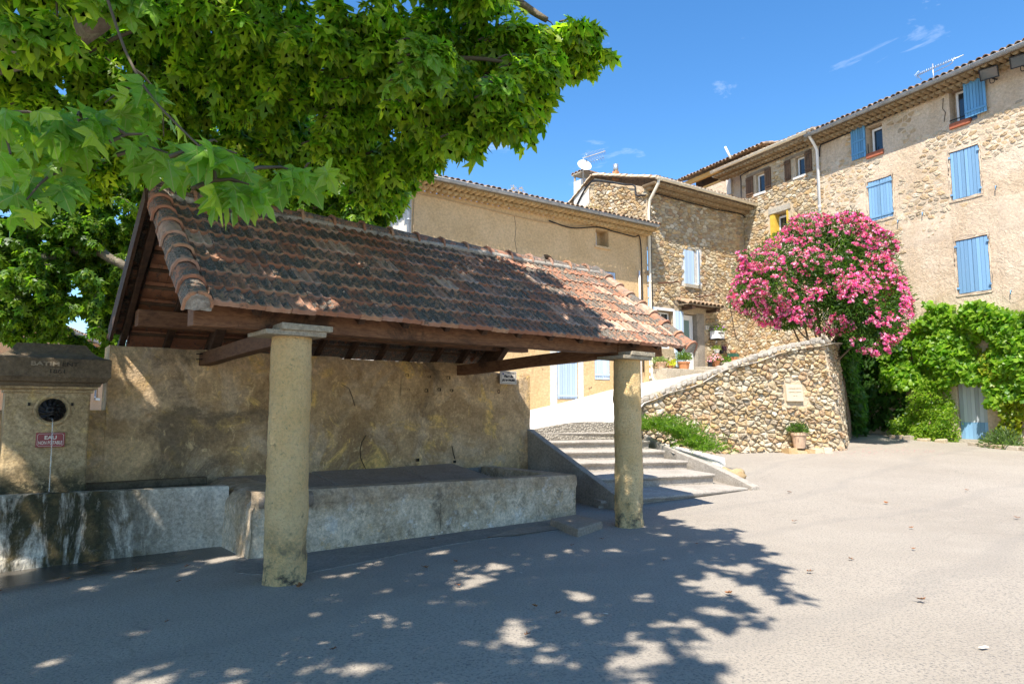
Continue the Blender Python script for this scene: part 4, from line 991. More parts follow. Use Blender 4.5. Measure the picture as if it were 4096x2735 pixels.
def lay_stones(stones, parent, limit=300):
    stones = sorted(stones, key=lambda s: -s[3])
    for V, F, c, a in stones[:limit]: put('stone', tint_const(mesh_of('stone', V, F, False), c), MAT['stone'], parent)
    rest = stones[limit:]
    if rest:
        V = []; F = []; T = []
        for v, f, c, a in rest:
            b = len(V); V += v; F += [tuple(b + q for q in t_) for t_ in f]; T += [(*c, 1.)] * len(v)
        me = mesh_of('small_stones', V, F, False); at = me.attributes.new('tint', 'FLOAT_COLOR', 'POINT'); at.data.foreach_set('color', np.array(T, np.float32).ravel())
        put('small_stones', me, MAT['stone'], parent, kind='stuff')

def build_retaining_wall():
    A = Vector((3.2, 17.80, 0)); B = Vector((9.24, 19.20, 0)); C = Vector((12.06, 24.36, 0))
    root = thing('retaining_wall', (6.2, 18.5, .45), 'sloping rubble-stone retaining wall holding up the ramp road', 'wall')
    L = (B - A).length; d = (B - A).normalized(); n = Vector((d.y, -d.x, 0))
    def zb(u): return ground_z((A + d * u).y) - .1
    def zt(u):
        K = [(0, 1.76), (.54, 1.99), (1.8, 2.45), (3.1, 2.92), (4.5, 3.36), (5.2, 3.51), (L, 3.62)]
        for (a, b), (c, e) in zip(K, K[1:]):
            if u <= c: return b + (e - b) * (u - a) / (c - a)
        return K[-1][1]
    def FR(u, z, off=0.0):
        bat = .14 * max(0, (3.6 - z) / 3.2) * (.35 + .65 * min(1, u / L))
        return A + d * u + n * (off + bat * 2.2 - .25) + Vector((0, 0, z))
    ue = lambda z: L - .10 * (z - .5)
    m = MB(); m.grid(lambda u, v: FR(u * ue(.4 + 3.2 * v), zb(u * L) + (zt(u * ue(.4 + 3.2 * v)) - zb(u * L)) * v, .012 * fbm(Vector((u * 20, v * 8, 0)))), 60, 26)
    wall = m.put('masonry', MAT['mortar'], root, True)
    d2 = (C - B).normalized(); n2 = Vector((d2.y, -d2.x, 0)); L2 = (C - B).length
    def FS(u, z, off=0.0):
        bat = .10 * (z - .5) * max(0, 1 - u / L2); return B + d2 * u + n2 * (off) - d * bat + n * (.14 * max(0, (3.6 - z) / 3.2) * 2.2 - .25) * max(0, 1 - u / 2.0) + Vector((0, 0, z))
    def zt2(u): return 3.62 + .02 * u
    m = MB(); m.grid(lambda u, v: FS(u * L2, .35 + (zt2(0) - .35) * v, .012 * fbm(Vector((u * 20, v * 8, 3)))), 40, 22); side = m.put('side_masonry', MAT['mortar_grey'], root, True)  # greyer mortar and stones, also darkened to suggest shade on this end
    pl = (4.50, 1.84, 5.0, 2.30)
    def inside(u, z):
        if pl[0] - .12 < u < pl[2] + .12 and pl[1] - .10 < z < pl[3] + .10: return False
        return zb(u) + .02 < z < zt(u) - .10 and u < ue(z) - .06
    st_ = rubble(FR, 0, L, .3, 3.7, .185, .13, inside, 3, 'tan', .13, .085, .18)
    lay_stones(st_, wall)
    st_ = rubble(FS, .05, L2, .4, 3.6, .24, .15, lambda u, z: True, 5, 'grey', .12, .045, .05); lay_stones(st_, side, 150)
    # coping
    N = 38
    for k in range(N):
        Lc = L - .3; u0, u1 = Lc * k / N, Lc * (k + 1) / N; m = MB()
        P = []
        for z_ in (-.10, .02):
            for (u, o) in ((u0 + .01, .07), (u1 - .01, .07), (u1 - .01, -.42), (u0 + .01, -.42)):
                p = FR(u, zt(u) + z_, o + random.uniform(-.05, .04)); P.append(p + Vector((0, 0, random.uniform(-.035, .03))))
        m.hexa(P); o = m.put('coping_stone', MAT['coping'], root, bevel=.03)
    for k in range(12):
        u0, u1 = L2 * k / 12, L2 * (k + 1) / 12; m = MB(); m.hexa([FS(u, 3.55 + z_ + random.uniform(-.02, .02), o) for z_ in (0, .12) for (u, o) in ((u0, .05), (u1, .05), (u1, -.35), (u0, -.35))]); m.put('coping_stone', MAT['coping'], root, bevel=.03)
    # inscribed plaque
    pq = thing('stone_plaque', FR(4.75, 1.86, .08), 'pale limestone plaque with faint carved lines set in rubble wall', 'plaque')
    m = MB(); m.box(FR, pl[0], pl[2], pl[1], pl[3], .0, .085, .004); m.put('slab', MAT['plaque'], pq, bevel=.008)
    FRt = lambda u, z, o=0.0: FR(u, z, o); FRt.u = d; FRt.n = n
    text('lettering', 'A LA MEMOIRE DES COMBATTANTS', FRt, 4.75, 2.185, .092, .040, MAT['plaque_letter'], pq, width=.42)
    text('lettering', 'VOLONTAIRES DE LA RESISTANCE', FRt, 4.75, 2.085, .092, .040, MAT['plaque_letter'], pq, width=.40)
    text('lettering', '1940   1944', FRt, 4.75, 1.985, .092, .035, MAT['plaque_letter'], pq, width=.12)
    # ledge stones under the pot
    for k in range(5):
        u = 4.2 + k * .26; p = FR(u, .4, .28); me = tint_const(MB().box(lambda a, z, o: FR(a, z, o), u, u + .25, .25, .56 + random.uniform(-.03, .03), .05, .42, .03).mesh('ledge_stone'), random.choice(PAL['tan'])); put('ledge_stone', me, MAT['stone'], root)
    return FR, FS, d, n
build_stairs(); RW_FR, RW_FS, RW_d, RW_n = build_retaining_wall()

# ------------------------------------------------------------------ house kit
def wall_open(fr, u0, u1, z0, z1, openings, depth=.28, step=.6, top=None):
    """wall face with rectangular openings and their reveals"""
    us = sorted(set([u0, u1] + [o[0] for o in openings] + [o[1] for o in openings] + list(np.arange(u0 + step, u1, step)))); zs = sorted(set([z0, z1] + [o[2] for o in openings] + [o[3] for o in openings] + list(np.arange(z0 + step, z1, step))))
    us = [u for u in us if u0 - 1e-6 <= u <= u1 + 1e-6]; zs = [z for z in zs if z0 - 1e-6 <= z <= z1 + 1e-6]
    m = MB(); idx = {}
    def vi(u, z, o=0.0):
        k = (round(u, 4), round(z, 4), o)
        if k not in idx: idx[k] = len(m.V); m.V.append(fr(u, z, o))
        return idx[k]
    for a, b in zip(us, us[1:]):
        for c, e in zip(zs, zs[1:]):
            mu, mz = (a + b) / 2, (c + e) / 2
            if any(o[0] < mu < o[1] and o[2] < mz < o[3] for o in openings): continue
            m.F.append((vi(a, c), vi(b, c), vi(b, e), vi(a, e)))
    for o in openings:
        dp = o[4] if len(o) > 4 else depth
        P = [(o[0], o[2]), (o[1], o[2]), (o[1], o[3]), (o[0], o[3])]; b = len(m.V)
        m.V += [fr(u, z, -.0005) for u, z in P] + [fr(u, z, -dp) for u, z in P]
        m.F += [(b + i, b + (i + 1) % 4, b + 4 + (i + 1) % 4, b + 4 + i) for i in range(4)] + [(b + 4, b + 5, b + 6, b + 7)]
    return m
def window(parent, fr, u0, u1, z0, z1, off, mat='white', bars=1, glass='glass', fw=.055, name='window'):
    m = MB()
    m.box(fr, u0, u0 + fw, z0, z1, off, off + .05); m.box(fr, u1 - fw, u1, z0, z1, off, off + .05); m.box(fr, u0 + fw, u1 - fw, z0, z0 + fw, off, off + .048); m.box(fr, u0 + fw, u1 - fw, z1 - fw, z1, off, off + .048)
    w = m.put(name, MAT[mat], parent); k = (u1 - u0 - 2 * fw) / bars
    for i in range(bars):
        a = u0 + fw + i * k; g = MB().box(fr, a + (.02 if i else 0), a + k - (.02 if i < bars - 1 else 0), z0 + fw, z1 - fw, off + .012, off + .022); g.put('pane', MAT[glass], w)
        if i: MB().box(fr, a - .02, a + .02, z0 + fw, z1 - fw, off + .004, off + .046).put('mullion', MAT[mat], w)
    return w
def shutter(parent, fr, u0, u1, z0, z1, off, mat, planks=7, battens=(.16, .84), bmat=None, name='shutter', th=.035):
    m = MB(); 
    for f in battens: zc = z0 + (z1 - z0) * f; m.box(fr, u0 + .01, u1 - .01, zc - .035, zc + .035, off + th, off + th + .022)
    s = m.put(name, MAT[bmat or mat], parent, bevel=.004) if battens else MB().box(fr, u0 + .005, u1 - .005, z0 + .01, z1 - .01, off - .008, off + .004).put(name, MAT[bmat or mat], parent)
    w = (u1 - u0) / planks
    for i in range(planks):
        p = MB().box(fr, u0 + i * w + .006, u0 + (i + 1) * w - .006, z0 + random.uniform(-.004, .004), z1 + random.uniform(-.004, .004), off + random.uniform(0, .003), off + th + random.uniform(-.003, .003)); p.put('plank', MAT[mat], s)
    return s
def gutter(parent, fr, u0, u1, z, off, mat, r=.075, slope=0.0):
    m = MB(); n = max(2, int((u1 - u0) / .4)); K = 10; b = 0
    for i in range(n + 1):
        u = u0 + (u1 - u0) * i / n; zz = z + slope * (u - u0)
        for rr in (r, r - .010):
            for k in range(K + 1):
                a = math.pi + math.pi * k / K; m.V.append(fr(u, zz + rr * math.sin(a), off + rr * math.cos(a)))
    row = 2 * (K + 1)
    for i in range(n):
        for q in range(2):
            for k in range(K):
                a = i * row + q * (K + 1) + k; m.F.append((a, a + row, a + row + 1, a + 1))
    for end in (0, n): m.F.append(tuple(end * row + k for k in range(K + 1)))
    g = m.put('gutter', MAT[mat], parent, True)
    lipm = MB(); lipm.tube([fr(u0, z, off + r), fr(u1, z + slope * (u1 - u0), off + r)], .011, 6); lipm.put('gutter_lip', MAT[mat], g, True)
    nb = max(2, int((u1 - u0) / .85))
    for i in range(nb):
        u = u0 + .25 + (u1 - u0 - .5) * i / (nb - 1); mm = MB()
        P = [fr(u, z + slope * (u - u0) + (r + .006) * math.sin(math.pi + math.pi * k / 8), off + (r + .006) * math.cos(math.pi + math.pi * k / 8)) for k in range(9)]; mm.tube(P, .010, 5); mm.put('bracket', MAT['zinc' if mat != 'cream_pipe' else 'cream_pipe'], g)
    return g
def pipe(parent, pts, mat, r=.05, name='downpipe', collars=()):
    o = MB().tube(pts, r, 12).put(name, MAT[mat], parent, True)
    for (p, q) in collars: MB().tube([p, q], r + .009, 12).put('collar', MAT[mat], o, True)
    return o
def half_tile_mesh(name, L, r0, r1, mat, th=.016, solid=False):
    n = 8; V = []; F = []
    for (y, r) in ((0, r0), (L, r1)):
        for k in range(n + 1):
            a = math.pi * k / n; V.append((r * math.cos(a), y, r * math.sin(a)))
    if solid:
        F = [(k, k + 1, n + 2 + k, n + 1 + k) for k in range(n)] + [tuple(range(n + 1)), tuple(range(2 * n + 1, n, -1)), (0, n + 1, 2 * n + 1, n)]
    else:
        for (y, r) in ((0, r0 - th), (L, r1 - th)):
            for k in range(n + 1):
                a = math.pi * k / n; V.append((r * math.cos(a), y, r * math.sin(a)))
        q = 2 * (n + 1)
        F = [(k, k + 1, n + 2 + k, n + 1 + k) for k in range(n)] + [(q + k, q + n + 1 + k, q + n + 2 + k, q + k + 1) for k in range(n)] + [(k + 1, k, q + k, q + k + 1) for k in range(n)]
    me = mesh_of(name, V, F, True)
    try: me.set_sharp_from_angle(angle=math.radians(50))
    except Exception: pass
    me.materials.append(MAT[mat]); return me
def canal_roof(parent, fr, u0, u1, z_eave, off_eave, depth, pitch, pitch_w=.21, rows=2, mat='canal'):
    """corrugated roof slope; the cover tiles of the first courses are single pieces"""
    sl = math.tan(pitch); nr = Vector((0, 0, 1))
    def R(u, v, h): return fr(u, z_eave + v * math.sin(pitch) + h * math.cos(pitch), off_eave - v * math.cos(pitch) + h * math.sin(pitch))
    nc = int((u1 - u0) / pitch_w); pw = (u1 - u0) / nc; m = MB(); S = 6; L = depth / math.cos(pitch)
    m.grid(lambda a, v: R(u0 + (u1 - u0) * a, .02 + (L - .02) * v, .035 * (-math.cos(2 * math.pi * a * nc)) + .0), nc * S, 10)
    roof = m.put('roof', MAT[mat], parent, True)
    me = [half_tile_mesh('tile', .42, .092, .075, mat) for _ in range(1)][0]
    for i in range(rows):
        for k in range(nc):
            u = u0 + (k + .5) * pw + random.uniform(-.012, .012); v = -.03 + i * .34 + random.uniform(-.025, .02); o = R(u, v, -.010 + .018 * random.random()); X = R(u + 1, v, 0) - R(u, v, 0); Y = R(u, v + 1, 0) - R(u, v, 0); Z = R(u, v, 1) - R(u, v, 0)
            M = Matrix((X, Y, Z)).transposed().to_4x4(); M.translation = o; put('tile', me, None, roof, M @ Matrix.Rotation(random.uniform(-.06, .06), 4, 'Z') @ Matrix.Rotation(-.05, 4, 'X'))
    return roof
def cornice(parent, fr, u0, u1, z_top, rows, proj=.20, hgt=.125, w=.20, mat='cornice', slab='mortar'):
    """rows of rounded tile ends corbelled out under the eaves"""
    m = MB()
    for i in range(rows):
        zb = z_top - hgt * (rows - i); m.box(fr, u0, u1, zb + .085, zb + hgt - .001 * i, -.05, proj * (i + 1) - .015)
    c = m.put('cornice', MAT[slab], parent); me = half_tile_mesh('cornice_tile', 1.0, .092, .092, mat, solid=True)
    n = int((u1 - u0) / w); ww = (u1 - u0) / n
    for i in range(rows):
        for k in range(n + (i % 2)):
            u = u0 + (k + (.5 if i % 2 == 0 else .0)) * ww + random.uniform(-.008, .008); L = proj * (i + 1) + .05 + random.uniform(-.008, .008)
            o = fr(u, z_top - hgt * (rows - i) + .088, -.05); X = fr.u; Y = fr.n * L; Z = Vector((0, 0, -1))
            M = Matrix((X, Y, Z)).transposed().to_4x4(); M.translation = o; put('cornice_tile', me, None, c, M)
    return c
def cable(parent, pts, r=.018, mat='black', name='cable'):
    P = [Vector(p) for p in pts]; Q = []
    for i in range(len(P) - 1):
        a, b, c, d = P[max(i - 1, 0)], P[i], P[i + 1], P[min(i + 2, len(P) - 1)]
        for k in range(5): Q.append(mgeo_catmull(a, b, c, d, k / 5))
    Q.append(P[-1]); return MB().tube(Q, r, 6).put(name, MAT[mat], parent, True)
def mgeo_catmull(a, b, c, d, t):
    return .5 * ((2 * b) + (c - a) * t + (2 * a - 5 * b + 4 * c - d) * t * t + (3 * b - a - 3 * c + d) * t ** 3)

# ------------------------------------------------------------------ ochre house
def build_ochre():
    root = thing('ochre_house', OF(-7.4, 1.5), 'long ochre rendered house behind the wash-house with grey gutter', 'house')
    ops = [(-5.04, -4.42, 7.50, 8.12, .45), (-4.86, -4.10, 5.2, 6.62, .10), (-6.86, -5.95, 1.95, 3.98, .06), (-5.17, -4.45, 2.65, 3.75, .06)]
    wall = wall_open(OF, -12.37, -2.45, .6, 8.22, ops).put('wall', MAT['ochre'], root)
    m = wall_open(OS, 0, 7, .6, 8.22, [(1.2, 1.9, 5.2, 6.4, .2)]); m.put('side_wall', MAT['pale_side'], root)
    MB().box(OS, 1.2, 1.9, 5.2, 6.4, -.18, -.14).put('shutter', MAT['blue_pale'], root)
    cornice(root, OF, -12.95, -2.42, 8.46, 2, .27, .13, .205, 'cornice', 'cornice'); cornice(root, OS, .0, 7, 8.46, 2, .27, .13, .205, 'cornice')
    canal_roof(root, OF, -12.95, -2.30, 8.52, .63, 4.0, math.radians(17)); 
    canal_roof(root, OS, -.6, 7.2, 8.52, .63, .9, math.radians(17), rows=1)
    gutter(root, OF, -12.95, -2.55, 8.47, .70, 'zinc', .08)
    pipe(root, [OF(-12.60, 8.42, .66), OF(-12.58, 8.28, .62), OF(-12.52, 8.05, .16), OF(-12.50, 7.85, .085), OF(-12.50, 1.2, .085)], 'zinc', .055, collars=((OF(-12.5, 7.2, .085), OF(-12.5, 7.26, .085)),))
    w = window(root, OF, -5.02, -4.70, 7.52, 8.10, -.40, 'white')
    MB().box(OF, -5.10, -4.36, 7.42, 7.50, -.02, .06).put('sill', MAT['ochre'], root)
    shutter(root, OF, -4.85, -4.49, 5.22, 6.60, -.05, 'blue_pale', 4); shutter(root, OF, -4.47, -4.11, 5.22, 6.60, -.05, 'blue_pale', 4)
    shutter(root, OF, -6.84, -5.97, 1.98, 3.96, -.04, 'blue_pale', 8, (.05, .66, .92), name='door')
    MB().box(OF, -7.16, -6.87, 1.75, 4.2, -.02, .018).put('jamb_render', MAT['white_render'], root); MB().box(OF, -5.94, -5.70, 1.85, 4.2, -.02, .018).put('jamb_render', MAT['white_render'], root)
    shutter(root, OF, -5.16, -4.82, 2.68, 3.73, -.04, 'blue_pale', 4, (.16, .84)); shutter(root, OF, -4.80, -4.46, 2.68, 3.73, -.04, 'blue_pale', 4, (.16, .84))
    cable(root, [OF(-12.3, 6.0, .03), OF(-12.3, 7.9, .03), OF(-12.1, 8.10, .03), OF(-10, 8.05, .03), OF(-8, 7.98, .03), OF(-6.4, 8.02, .03), OF(-5.2, 8.20, .04)], .013, 'cable_tan')
    cable(root, [OF(-7.2, 8.06, .04), OF(-6.2, 7.96, .04), OF(-5.0, 8.17, .05), OF(-4.2, 8.13, .05), OF(-3.2, 8.08, .05), OF(-2.85, 8.0, .05), OF(-2.80, 6, .05), OF(-2.80, 3, .05)], .022)
    for (q, z) in ((-7.66, 3.25), (-5.45, 2.35)):
        pipe(root, [OF(q, z, 0), OF(q, z, .12), OF(q + .02, z + .06, .12)], 'iron', .012, 'hook')
    cr = [OF(-8.62, 8.0, .004), OF(-8.55, 7.6, .004), OF(-8.60, 7.2, .004), OF(-8.48, 6.6, .004), OF(-8.56, 6.1, .004)]
    MB().tube(cr, .006, 4).put('crack', MAT['carved'], root)
    # tufts of dry weeds on the tiles
build_ochre()

# ------------------------------------------------------------------ stone house
def verge(parent, P, Q, mat='canal', step=.34):
    """single line of cover tiles laid from P (low) to Q (high)"""
    d = (Q - P); n = int(d.length / step); Y = d.normalized(); X = Y.cross(Vector((0, 0, 1))).normalized(); Z = X.cross(Y); me = half_tile_mesh('tile', .42, .105, .085, 'canal_pale')
    for k in range(n):
        M = Matrix((X, Y, Z)).transposed().to_4x4(); M.translation = P + Y * (k * step) + Vector((0, 0, random.uniform(-.01, .01))); put('verge_tile', me, None, parent, M @ Matrix.Rotation(-.05, 4, 'X') @ Matrix.Rotation(random.uniform(-.05, .05), 4, 'Z'))
def build_stone_house():
    root = thing('stone_house', OF(.6, 3.0), 'rubble-stone house with pale blue shutters and tiled porch over glazed door', 'house')
    ops = [(-.41, .50, 6.60, 7.98, .10), (-.53, .44, 3.15, 5.42, .38), (-2.02, -1.08, 3.95, 5.42, .30)]
    wall = wall_open(OF, -2.41, 3.60, 2.2, 10.05, ops).put('wall', MAT['mortar_grey'], root)
    def inside(u, z):
        for o in ops + [(.44, .72, 3.1, 5.6), (-1.10, -.5, 3.2, 5.5), (-2.2, -1.0, 3.8, 5.6), (-.95, 1.25, 5.50, 5.86)]:
            if o[0] - .09 < u < o[1] + .09 and o[2] - .07 < z < o[3] + .07: return False
        return True
    lay_stones(rubble(OF, -2.38, 3.52, 2.6, 10.05, .23, .135, inside, 11, 'tan', .06, .042, .10), wall)
    # flank above the ochre roof
    top = lambda u: 10.15 + (1.22 * u / 3.0 if u < 3.0 else 1.22 - .86 * (u - 3.0) / 1.5)
    m = MB(); m.grid(lambda a, v: SF(a * 4.6, 7.8 + (top(a * 4.6) - 7.8) * v, 0), 20, 10); side = m.put('side_wall', MAT['mortar'], root)
    MB().grid(lambda a, v: SF(3.30 + .75 * a, 8.6 + (top(3.3 + .75 * a) - 8.75) * v, .045 + .006 * fbm(Vector((a * 5, v * 9, 0)))), 6, 12).put('plaster_strip', MAT['white_render'], side)
    lay_stones(rubble(SF, .04, 3.2, 8.2, 11.3, .22, .14, lambda u, z: z < top(u) - .18, 13, 'tan', .07, .07, .10), side, 120)
    cornice(root, OF, -2.5, 3.75, 10.22, 2, .30, .11, .20, 'cornice_grey', 'cornice_grey')
    roof = canal_roof(root, OF, -2.55, 4.0, 10.32, .70, 3.9, math.radians(17.5))
    m = MB(); m.grid(lambda a, v: OF(-2.55 + 6.5 * a, 11.52 - .9 * v, -3.02 - 1.6 * v), 30, 4); m.put('rear_slope', MAT['canal'], roof)
    verge(roof, SF(-.62, 10.34, .05), SF(3.02, 11.52, .05)); verge(roof, SF(4.6, 10.66, .05), SF(3.05, 11.50, .05))
    gutter(root, OF, -2.62, 4.12, 10.30, .74, 'cream_pipe', .08)
    pipe(root, [OF(-2.50, 10.28, .74), OF(-2.50, 10.1, .70), OF(-2.44, 9.6, .20), OF(-2.42, 9.2, .10), OF(-2.42, 2.85, .10), OF(-2.40, 2.72, .14), OF(-2.25, 2.70, .34)], 'cream_pipe', .055, collars=tuple((OF(-2.42, z, .10), OF(-2.42, z + .07, .10)) for z in (4.3, 6.4, 8.6)))
    pipe(root, [OF(-2.95, 6.8, .07), OF(-2.95, 2.55, .07)], 'white', .035, 'downpipe')
    # first-floor window with one shutter ajar
    MB().box(OF, -.44, .53, 6.46, 6.59, -.03, .10).put('sill', MAT['ledge'], root)
    shutter(root, OF, -.39, .16, 6.61, 7.97, .00, 'blue_pale', 6, ())
    SA = frame(*OF(.49, 0, .02).to_tuple()[:2], -(OF.u.x * .86 - OF.n.x * .5), -(OF.u.y * .86 - OF.n.y * .5), -1.0)
    shutter(root, SA, .0, .42, 6.62, 7.96, .0, 'blue_pale', 5, ())
    MB().grid(lambda a, v: OF(-.56 + 1.22 * a, 6.5 + 1.62 * v, .012 if not (.13 < a < .87 and v > .06 and v < .92) else -.02), 10, 8).put('plaster_surround', MAT['white_render'], root)
    # glazed front door
    dr = MB(); dr.box(OF, -.50, -.42, 3.18, 5.38, -.30, -.20); dr.box(OF, .18, .26, 3.18, 5.38, -.30, -.20); dr.box(OF, -.42, .18, 5.28, 5.38, -.30, -.20); dr.box(OF, -.42, .18, 3.18, 3.95, -.29, -.215); dr.box(OF, -.42, -.33, 3.95, 5.28, -.29, -.22); dr.box(OF, .09, .18, 3.95, 5.28, -.29, -.22); dr.box(OF, -.33, .09, 5.18, 5.28, -.29, -.22)
    door = dr.put('door', MAT['white'], root); MB().box(OF, -.33, .09, 3.95, 5.18, -.27, -.25).put('pane', MAT['frosted'], door)
    MB().box(OF, -.28, .04, 3.35, 3.82, -.216, -.208).put('door_panel', MAT['white'], door)
    MB().box(OF, .28, .70, 3.1, 5.46, -.33, .012).put('jamb_render', MAT['cheek'], root)
    shutter(root, OF, -1.03, -.57, 3.25, 5.45, .03, 'blue_pale', 5, ())
    # left window in white reveal
    MB().box(OF, -2.14, -2.02, 3.8, 5.52, -.05, .02).put('window_surround', MAT['white'], root); MB().box(OF, -1.08, -1.03, 3.8, 5.52, -.05, .02).put('window_surround', MAT['white'], root); MB().box(OF, -2.14, -1.03, 5.42, 5.52, -.05, .021).put('window_surround', MAT['white'], root)
    window(root, OF, -1.98, -1.12, 3.97, 5.38, -.26, 'white', 2); shutter(root, OF, -2.36, -2.16, 3.9, 5.5, .03, 'blue_pale', 2, ())
    # tiled porch
    pr = MB(); 
    for (a) in (-.60, .85): pr.box(OF, a, a + .18, 5.52, 5.62, -.02, .55)
    pr.box(OF, -.80, 1.22, 5.62, 5.70, .30, .42); p = pr.put('porch', MAT['timber_dark'], root)
    me = half_tile_mesh('tile', .62, .115, .10, 'canal')
    for k in range(9):
        u = -.74 + k * .235; o = OF(u, 5.70, .58); Y = (OF(u, 5.92, -.02) - o).normalized(); X = OF.u; Z = X.cross(Y); M = Matrix((X, Y, Z)).transposed().to_4x4(); M.translation = o; put('tile', me, None, p, M)
    MB().box(OF, -.85, 1.26, 5.68, 5.712, .0, .56).put('porch_boards', MAT['grey_wood'], p)
    # number tile, mailbox
    MB().box(OF, .76, .92, 4.83, 4.99, .0, .07).put('number_tile', MAT['sign_white'], root); OFt = OF
    text('lettering', '3', OF, .84, 4.865, .0715, .13, MAT['sign_black'], root)
    # iron rods, stays, cables
    for (q, z, q2, z2) in ((-1.95, 6.45, -1.15, 6.52), (.15, 6.1, 1.0, 6.25), (2.3, 6.05, 3.1, 6.2)): pipe(root, [OF(q, z, .06), OF(q2, z2, .38)], 'rust', .022, 'iron_rod')
    cable(root, [OF(2.3, 6.05, .07), OF(2.42, 5.4, .07), OF(2.60, 4.7, .07), OF(2.8, 4.45, .07)], .012)
    cable(root, [OF(-2.36, 9.95, .10), OF(-.5, 9.93, .10), OF(1.6, 9.92, .10), OF(3.55, 9.86, .10), OF(3.58, 8.2, .10), OF(3.56, 6.6, .10)], .022)
    cable(root, [SF(4.5, 9.6, .10), SF(4.1, 10.4, .10), SF(3.2, 11.2, .10), SF(2.4, 11.05, .10), SF(1.2, 10.58, .10), SF(.55, 10.35, .10), SF(.45, 9.95, .12), SF(-.05, 9.8, .12)], .035)
    cable(root, [OF(-2.30, 9.6, .05), OF(-2.28, 7, .05), OF(-2.28, 3.4, .05)], .022)
    # chimney with tile hood
    ch = MB().box(SF, 3.62, 4.30, 10.2, 11.55, -.55, .06).put('chimney', MAT['white_render'], root)
    for (u, o) in ((3.64, -.53), (4.22, -.53), (3.64, 0.0), (4.22, 0.0)): MB().box(SF, u, u + .07, 11.55, 11.82, o, o + .06).put('chimney_post', MAT['ledge'], ch)
    MB().box(SF, 3.56, 4.36, 11.82, 11.87, -.62, .12).put('chimney_cap', MAT['ledge'], ch); me = half_tile_mesh('tile', .85, .10, .09, 'canal')
    for k in range(4):
        u = 3.62 + k * .22; o = SF(u, 11.86, .14); M = Matrix((SF.u, -SF.n, Vector((0, 0, 1)))).transposed().to_4x4(); M.translation = o; put('tile', me, None, ch, M)
    fb = SF(2.06, 11.1, -.35)
    m = MB(); m.tube([fb, fb + Vector((0, 0, .36))], [.17, .14], 4); fl = m.put('flue', MAT['terracotta'], root); MB().tube([fb + Vector((0, 0, .34)), fb + Vector((0, 0, .66))], .105, 14).put('flue_pipe', MAT['steel'], fl, True)
    # raised ledge before the door
    lz = lambda q: 3.12
    MB().box(OF, -2.40, .05, 2.0, 3.13, .0, .80, .01).put('ledge', MAT['ledge'], root, bevel=.02); MB().box(OF, .06, 2.6, 2.0, 3.28, .0, .62, .01).put('ledge', MAT['ledge'], root, bevel=.02); MB().box(OF, 1.3, 3.4, 2.4, 3.52, .0, .55, .01).put('ledge', MAT['ledge'], root, bevel=.02)
    # dish
    ds = thing('satellite_dish', SF(3.47, 11.75, .15), 'white round satellite dish in front of the chimney', 'satellite dish')
    c = SF(3.45, 12.0, .18); ax = Vector((.22, -.86, .46)).normalized(); M = ax.to_track_quat('Z', 'Y').to_matrix().to_4x4(); M.translation = c
    m = MB(); m.lathe([(.001, 0), (.10, .006), (.2, .026), (.27, .050), (.305, .066), (.31, .060), (.27, .04), (.1, -.004), (.001, -.008)], 28, M); m.put('dish', MAT['white'], ds, True)
    pipe(ds, [M @ Vector((0, -.29, .06)), M @ Vector((.0, -.05, .34))], 'rust', .012, 'arm'); pipe(ds, [M @ Vector((0, -.07, .31)), M @ Vector((0, -.01, .37))], 'black', .022, 'receiver'); pipe(ds, [c - ax * .02, c - ax * .1, c - ax * .12 + Vector((0, 0, -.75))], 'steel', .02, 'mast')
    an = thing('television_aerial', SF(3.6, 11.6, .05), 'television aerial above the white satellite dish', 'aerial')
    b0 = SF(3.58, 12.40, .12); b1 = b0 + Vector((.95, -.05, .30)); pipe(an, [SF(3.58, 11.6, .12), b0 + Vector((.02, 0, .02))], 'steel', .018, 'mast'); pipe(an, [b0, b1], 'cream_pipe', .016, 'boom')
    el = Vector((.09, .10, -.13)); 
    for k in range(14):
        p = b0.lerp(b1, .2 + .78 * k / 13); pipe(an, [p - el * (1.1 - .03 * k), p + el * (1.1 - .03 * k)], 'steel', .006, 'element')
    b2 = b0 + Vector((.28, 0, -.18)); b3 = b2 + Vector((.62, -.04, .20)); pipe(an, [b2, b3], 'steel', .009, 'boom')
    for k in range(6):
        p = b2.lerp(b3, .1 + .85 * k / 5); pipe(an, [p - el * .7, p + el * .7], 'steel', .006, 'element')
    for k in range(7):
        p = b0 + Vector((-.02, 0, .05)) + Vector((.03, 0, .035)) * (k - 1); pipe(an, [p, p + Vector((.15, .02, -.10))], 'steel', .004, 'reflector')
build_stone_house()

